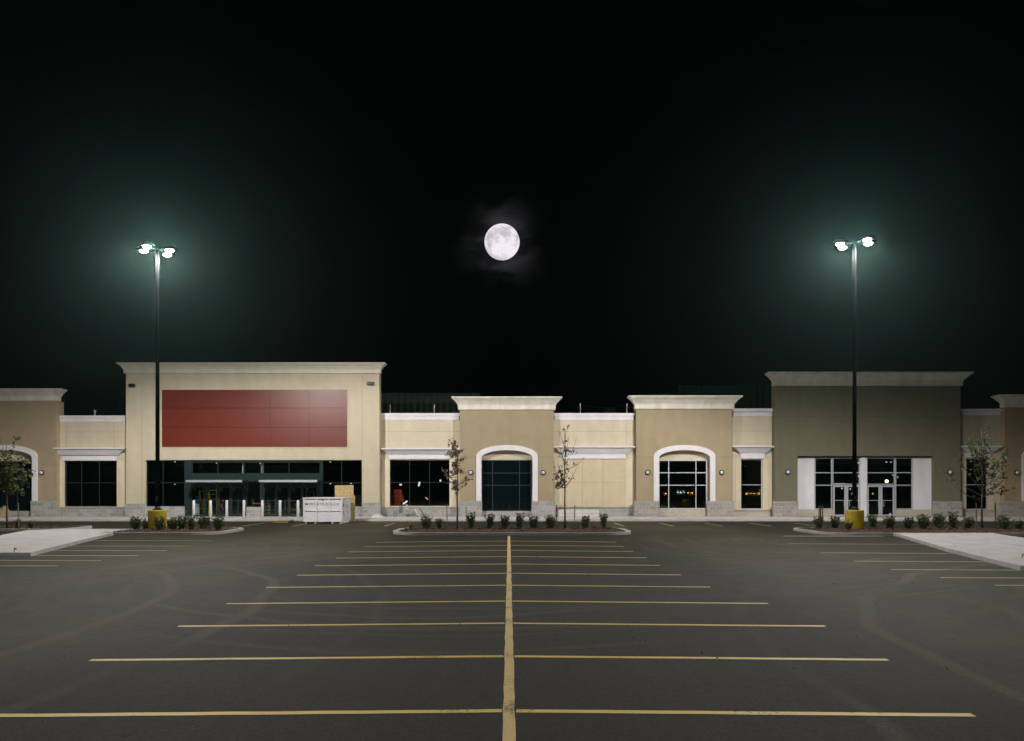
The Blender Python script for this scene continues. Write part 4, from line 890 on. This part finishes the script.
# ------------------------------------------------------------------ plants
def leafmat(name, c, c2):
    m = bpy.data.materials.new(name); m.use_nodes = True; nt = m.node_tree; b = nt.nodes['Principled BSDF']; b.inputs['Roughness'].default_value = .65
    g = N(nt, 'ShaderNodeNewGeometry'); t = N(nt, 'ShaderNodeTexNoise', ins={'Scale': 9.0, 'Detail': 2.0}); Lk(nt, g.outputs['Position'], t.inputs['Vector'])
    mx = N(nt, 'ShaderNodeMix', data_type='RGBA'); mx.inputs[6].default_value = (*c, 1); mx.inputs[7].default_value = (*c2, 1)
    r = N(nt, 'ShaderNodeMapRange', ins={1: .35, 2: .65}); Lk(nt, t.outputs[0], r.inputs[0]); Lk(nt, r.outputs[0], mx.inputs[0]); Lk(nt, mx.outputs[2], b.inputs['Base Color'])
    tl = N(nt, 'ShaderNodeBsdfTranslucent'); Lk(nt, mx.outputs[2], tl.inputs[0]); ms = N(nt, 'ShaderNodeMixShader', ins={0: 0.4}); Lk(nt, b.outputs[0], ms.inputs[1]); Lk(nt, tl.outputs[0], ms.inputs[2]); Lk(nt, ms.outputs[0], nt.nodes['Material Output'].inputs[0])
    return m
m_lf = leafmat('shrub_leaf', (.06, .09, .03), (.13, .15, .06)); m_lfd = leafmat('shrub_leaf_dry', (.22, .2, .06), (.3, .24, .09))
m_brown = leafmat('brown_leaf', (.20, .14, .09), (.30, .22, .15)); m_sparse = leafmat('olive_leaf', (.085, .07, .035), (.13, .11, .06)); m_grn = leafmat('green_leaf', (.06, .095, .03), (.11, .13, .045)); m_grn2 = leafmat('dark_green_leaf', (.07, .10, .03), (.13, .13, .045))
def leaf(bm, p, s, rn):
    d = Vector((rn.gauss(0, 1), rn.gauss(0, 1), rn.gauss(0, .7)-.2)).normalized(); a = d.cross(Vector((rn.gauss(0, 1), rn.gauss(0, 1), rn.gauss(0, 1)))).normalized()
    p = Vector(p); w = s*.42
    bm.faces.new([bm.verts.new(v) for v in (p, p+d*s*.45+a*w, p+d*s, p+d*s*.5-a*w)])
shr = []
def shrub_proto(seed, h, w, n, mt):
    rn = random.Random(seed); t = empty('shrub'); b = MB(); f = MB()
    for k in range(n):
        a = rn.uniform(0, 6.28); lean = rn.uniform(.05, .65)*w; hh = h*rn.uniform(.6, 1.05)
        base = Vector((math.cos(a)*w*.3*rn.random(), math.sin(a)*w*.3*rn.random(), 0)); tip = base+Vector((math.cos(a)*lean, math.sin(a)*lean, hh)); mid = (base+tip)/2+Vector((0, 0, .06*h))+Vector((math.cos(a), math.sin(a), 0))*lean*.12
        b.tube([base, mid, tip], [.008, .006, .003], 4, False)
        for q in range(22):
            u = rn.uniform(.12, 1.0); p = base.lerp(mid, u*2) if u < .5 else mid.lerp(tip, u*2-1)
            leaf(f.bm, p+Vector((rn.gauss(0, .02), rn.gauss(0, .02), 0)), rn.uniform(.055, .10), rn)
    b.build('stem', m_bark, t); me = f.build('foliage', mt, t); return t
protos = [shrub_proto(1, .60, .34, 26, m_lf), shrub_proto(2, .68, .40, 34, m_lf), shrub_proto(3, .52, .30, 20, m_lf), shrub_proto(5, .66, .26, 20, m_lf)]
dry = shrub_proto(8, .5, .26, 12, m_lfd)
used = set(); ords = ['first', 'second', 'third', 'fourth', 'fifth', 'sixth', 'seventh', 'eighth', 'ninth', 'tenth', 'eleventh', 'twelfth', 'thirteenth', 'fourteenth']
rn = random.Random(77)
def put(px, z, proto, label, group, sc=1, gz=.17):
    if proto.name in used: o = copy_tree(proto)
    else: o = proto; used.add(proto.name)
    o.location = (X(px, z), z, gz); o.rotation_euler = (0, 0, rn.uniform(0, 6.28)); sc *= 1.05; o.scale = (sc, sc, sc*rn.uniform(.9, 1.08))
    o['label'] = label; o['category'] = 'shrub'; o['group'] = group
for i, (px, k, s) in enumerate(((135.5, 1, 1.0), (146, 2, 1.05), (159.5, 0, 1.1), (173, 1, .95), (182, 0, 1.05), (191, 3, 1.1), (204, 1, 1.1), (218, 1, 1.05))):
    z = 41.9 if i == 2 else 42.6+rn.uniform(-.4, .6)
    put(px, z, protos[k], ('low green shrub in front of the left yellow lamp base' if i == 2 else '%s low green shrub from the left in the left island%s' % (ords[i], ', near its rounded end' if i == 7 else '')), 'shrubs of the left island', s)
put(411, 42.6, dry, 'small yellowish dry shrub at the left end of the middle island', 'shrubs of the middle island', .9)
for i, (px, k, s) in enumerate(((426.5, 1, .98), (439.6, 0, .95), (471, 3, 1.15), (490, 3, 1.2), (504.5, 0, 1.05), (519.6, 3, 1.2), (534, 0, 1.1), (550.5, 1, .95), (585.8, 0, 1.0), (603.7, 3, 1.15))):
    put(px, 42.8+rn.uniform(-.5, .8), protos[k], '%s green shrub from the left in the middle island%s' % (ords[i], {1: ', beside the brown tree', 7: ', left of the sparse tree', 8: ', right of the sparse tree', 9: ', near its right tip'}.get(i, '')), 'shrubs of the middle island', s, .2)
for i, (px, k, s) in enumerate(((819, 1, .95), (834.6, 0, 1.05), (848.5, 2, .95), (871.7, 0, 1.1), (889.5, 1, 1.05), (909, 0, 1.1), (923.5, 1, 1.05), (939, 1, 1.1), (952.6, 3, 1.3), (968.5, 0, 1.1), (1003.5, 1, 1.0), (1019, 2, 1.0))):
    z = 42.2 if i == 2 else 43.2+rn.uniform(-.5, .8)
    put(px, z, protos[k], ('small shrub in front of the right yellow lamp base' if i == 2 else '%s green shrub from the left in the right island%s' % (ords[i], {1: ', left of the yellow base', 3: ', right of the yellow base', 10: ', right of the wide tree'}.get(i, ''))), 'shrubs of the right island', s)
for i, (px, k) in enumerate(((17.5, 3), (31, 2))):
    put(px, 44, protos[k], ['thin shrub at the foot of the left green tree', 'small shrub right of the left green tree, by the pale path'][i], 'shrubs of the far left bed', .75)

LEAFY = 0.95
def tree(label, px, z, pyt, branches, mt, leafn, ls, seed, trunk_r=.045, gz=.18, bend=.05, cl=.16):
    """branches: (start px,py) -> (end px,py) in the picture's own measure, each given its own depth"""
    rn = random.Random(seed); x = X(px, z); t = tag(empty('young_tree', (x, z, gz)), label, 'tree', 'young trees of the car park')
    top = H(pyt, z)-gz; b = MB(); pts = []; rs = []
    for k in range(9):
        u = k/8; pts.append((rn.uniform(-1, 1)*bend*u, rn.uniform(-1, 1)*bend*u, top*u)); rs.append(trunk_r*(1-.85*u)+.004)
    b.tube(pts, rs, 7); b.build('trunk', m_bark, t, smooth=True)
    b = MB(); f = MB()
    def trunk_at(h):
        u = min(1, max(0, h/top))*8; i = min(7, int(u)); return Vector(pts[i]).lerp(Vector(pts[i+1]), u-i)
    for (sy, ex, ey, n) in branches:
        s = trunk_at(H(sy, z)-gz); dy = rn.uniform(-.7, .7)*max(.3, abs(X(ex, z)-x)); e = Vector((X(ex, z)-x, dy, H(ey, z)-gz))
        m_ = s.lerp(e, .5)+Vector((0, 0, -.06*(e-s).length)); L = (e-s).length
        b.tube([s, m_, e], [trunk_r*.38, trunk_r*.26, .004], 5, False)
        clumps = []
        for q in range(max(2, int(L*5))):
            u = rn.uniform(.3, 1.0); c = s.lerp(m_, u*2) if u < .5 else m_.lerp(e, u*2-1); tw = c+Vector((rn.gauss(0, cl), rn.gauss(0, cl), rn.gauss(.05, cl)))
            b.tube([c, c.lerp(tw, .5)+Vector((0, 0, .02)), tw], [.006, .005, .002], 3, False); clumps.append((c, tw))
        for q in range(int(n*LEAFY)):
            c, tw = rn.choice(clumps); p = c.lerp(tw, rn.uniform(.3, 1.1))+Vector((rn.gauss(0, cl*.35), rn.gauss(0, cl*.35), rn.gauss(0, cl*.35))); leaf(f.bm, p, ls*rn.uniform(.6, 1.2), rn)
    b.build('limbs', m_bark, t); f.build('crown', mt, t); return t
def stake(px, py, z, label, gz=.17, r=.028):
    b = MB(); L = H(py, z)-gz; b.tube([(0, 0, 0), (rn.uniform(-.03, .03), 0, L)], [r, r], 6); o = b.build('tree_stake', m_wood); o.location = (X(px, z), z, gz); tag(o, label, 'stake', 'stakes beside the young trees')
rb = random.Random(31)
B1 = [(447, 455.2, 444.5, 20)]+[(447+k*4.2+rb.uniform(-1, 1), 456.5+rb.choice((-1, 1))*rb.uniform(2.5, 7.5)+1.5, 446+k*4.2+rb.uniform(-1, 3), 48) for k in range(10)]+[(486, 466, 476, 26), (482, 450, 478, 18), (492, 463, 484, 14)]
tree('slim young tree with brown withered leaves in the middle island', 457.2, 43.2, 445, B1, m_brown, 0, .15, 5, .05, cl=.20)
B2 = [(450, 561, 433, 7), (455, 569, 436, 8), (440, 566, 428.5, 8), (462, 559, 447, 10), (466, 577, 437, 7), (470, 581, 462, 5), (480, 557, 462, 14), (484, 551.5, 466, 10), (486, 552, 474, 20), (488, 553, 482, 24), (488, 556, 486, 24), (484, 559, 470, 18), (476, 568, 458, 12), (486, 573, 478, 6), (489, 580, 460, 5), (468, 562, 452, 10), (487, 562, 480, 18), (458, 568, 447, 8)]
tree('sparse young tree with few small leaves in the middle island, before the walled up shop', 565, 43.2, 429, B2, m_sparse, 0, .16, 6, .05)
B3 = [(490, 7+rb.uniform(-17, 19), 450+rb.uniform(0, 38), 55) for k in range(15)]+[(470, 14, 438, 40), (470, 2, 440, 30), (480, 26, 470, 50), (480, 22, 458, 40), (486, 25, 482, 45), (486, -8, 480, 40)]
tree('green young tree in front of the leftmost arch', 7, 44.0, 437, B3, m_grn2, 0, .19, 7, .055, .2)
B4 = [(502, 947, 482, 10), (496, 952, 470, 12), (492, 957, 452, 26), (480, 963, 438, 40), (470, 972, 430, 34), (462, 985, 427, 44), (468, 992, 436, 40), (478, 1004, 446, 44), (484, 1012, 452, 52), (490, 1014, 462, 40), (494, 1013, 488, 34), (496, 1002, 490, 26), (488, 996, 462, 44), (480, 968, 446, 36), (474, 980, 440, 44), (486, 1003, 470, 34), (476, 990, 447, 44), (498, 1000, 480, 22), (490, 972, 466, 30), (484, 987, 455, 46), (492, 1009, 474, 28), (466, 968, 440, 24)]
tree('wide wispy young tree with light green leaves in the right island', 982, 43.6, 430, B4, m_grn, 0, .145, 8, .055)
for px, py, z, lab in ((447.3, 504.5, 43.0, 'thin wooden stake left of the brown tree'), (466.4, 506.5, 43.6, 'thin wooden stake right of the brown tree'), (557, 505, 43.0, 'thin wooden stake left of the sparse tree'), (574.4, 505, 43.5, 'thin wooden stake right of the sparse tree'),
                       (18.5, 503, 43.6, 'thin wooden stake right of the green tree at the left edge'), (976.3, 503, 43.2, 'wooden stake left of the wide tree'), (995.5, 503, 43.6, 'wooden stake right of the wide tree'),
                       (818.6, 506, 43.6, 'left thin stake of the bare pair in the right island'), (822.6, 506, 43.4, 'right thin stake of the bare pair in the right island')):
    stake(px, py, z, lab)
b = MB(); b.tube([(0, 0, 0), (0, 0, H(505.5, 43.5)-.17)], [.05, .04], 7); o = b.build('tree_stump', m_bark); o.location = (X(820.6, 43.5), 43.5, .17); tag(o, 'short dark trunk between the bare pair of stakes in the right island', 'tree stump')

# loose grit and scraps on the asphalt
rn = random.Random(12); b = MB()
for k in range(420):
    x = rn.uniform(-17, 17); y = rn.uniform(7, 40); s = rn.uniform(.008, .028)
    b.face([(x-s, y-s*.7, .003), (x+s, y-s, .004), (x+s*.8, y+s, .004), (x-s, y+s*.6, .003)]); b.face([(x-s*.8, y-s*.5, .004), (x+s*.8, y-s*.6, .004), (x, y, s*1.1), ])
tag(b.build('grit', mat('grit', (.10, .085, .065), .9, noise=.5, nscale=5)), kind='stuff')
for k, (px, py) in enumerate(((14, 551.5), (1022, 558))):
    z = F*(CH-.14)/(py-HY); b = MB(); b.tube([(0, 0, 0), (.03, 0, .14)], [.015, .01], 5); b.box(0, .09, -.01, .01, .07, .13); o = b.build('marker_flag', m_orange); o.location = (X(px, z), z, .135)
    tag(o, ['small orange marker at the near end of the left pale path', 'small orange marker at the near end of the right pale path'][k], 'marker')

# ------------------------------------------------------------------ far street lamps behind the camera, mirrored in the right hand windows
m_or = mat('sodium', (1, .6, .2), .5, emit=(1, .42, .10), estr=30); m_wl = mat('far_white', (1, 1, 1), .5, emit=(.9, .95, 1), estr=22)
zd = -170.0; vz = 2*63.7-zd; fl = None
for k, (px, py, w_) in enumerate(((665.6, 494, 0), (678, 492.4, 1), (681, 492.6, 1), (684, 492.3, 1), (689, 493.6, 0), (692.5, 493.4, 0), (747.5, 493.8, 0), (751, 493.6, 0), (755, 494.0, 0), (759.5, 493.9, 0), (761, 491.4, 0))):
    x = (px-VX)*vz/F; h = H(py, vz)
    b = MB(); b.tube([(0, 0, 0), (0, 0, h)], .08, 6); o = b.build('far_lamp', m_blackm); o.location = (x, zd, 0)
    b = MB(); b.box(-.2, .2, -.1, .2, h, h+.3, .04); b.build('lantern', m_wl if w_ else m_or, o)
    tag(o, '%s small %s lamp from left mirrored in the %s' % (['first', 'first', 'second', 'third', 'second', 'third', 'first', 'second', 'third', 'fourth', 'fifth'][k], 'white' if w_ else 'orange', 'silver barred arch window' if px < 720 else 'slim window left of the olive store'), 'far lamp', 'distant lamps mirrored in the shop windows')

# ------------------------------------------------------------------ haze
b = MB(); b.box(-230, 230, -190, 270, -1.5, 24); m = bpy.data.materials.new('haze'); m.use_nodes = True; nt = m.node_tree; nt.nodes.remove(nt.nodes['Principled BSDF'])
pv = N(nt, 'ShaderNodeVolumePrincipled', ins={'Density': HAZE, 'Anisotropy': 0.84}); pv.inputs['Color'].default_value = (0.52, 0.92, 0.84, 1)
Lk(nt, pv.outputs[0], nt.nodes['Material Output'].inputs['Volume'])
hz = b.build('haze', m); tag(hz, kind='stuff')
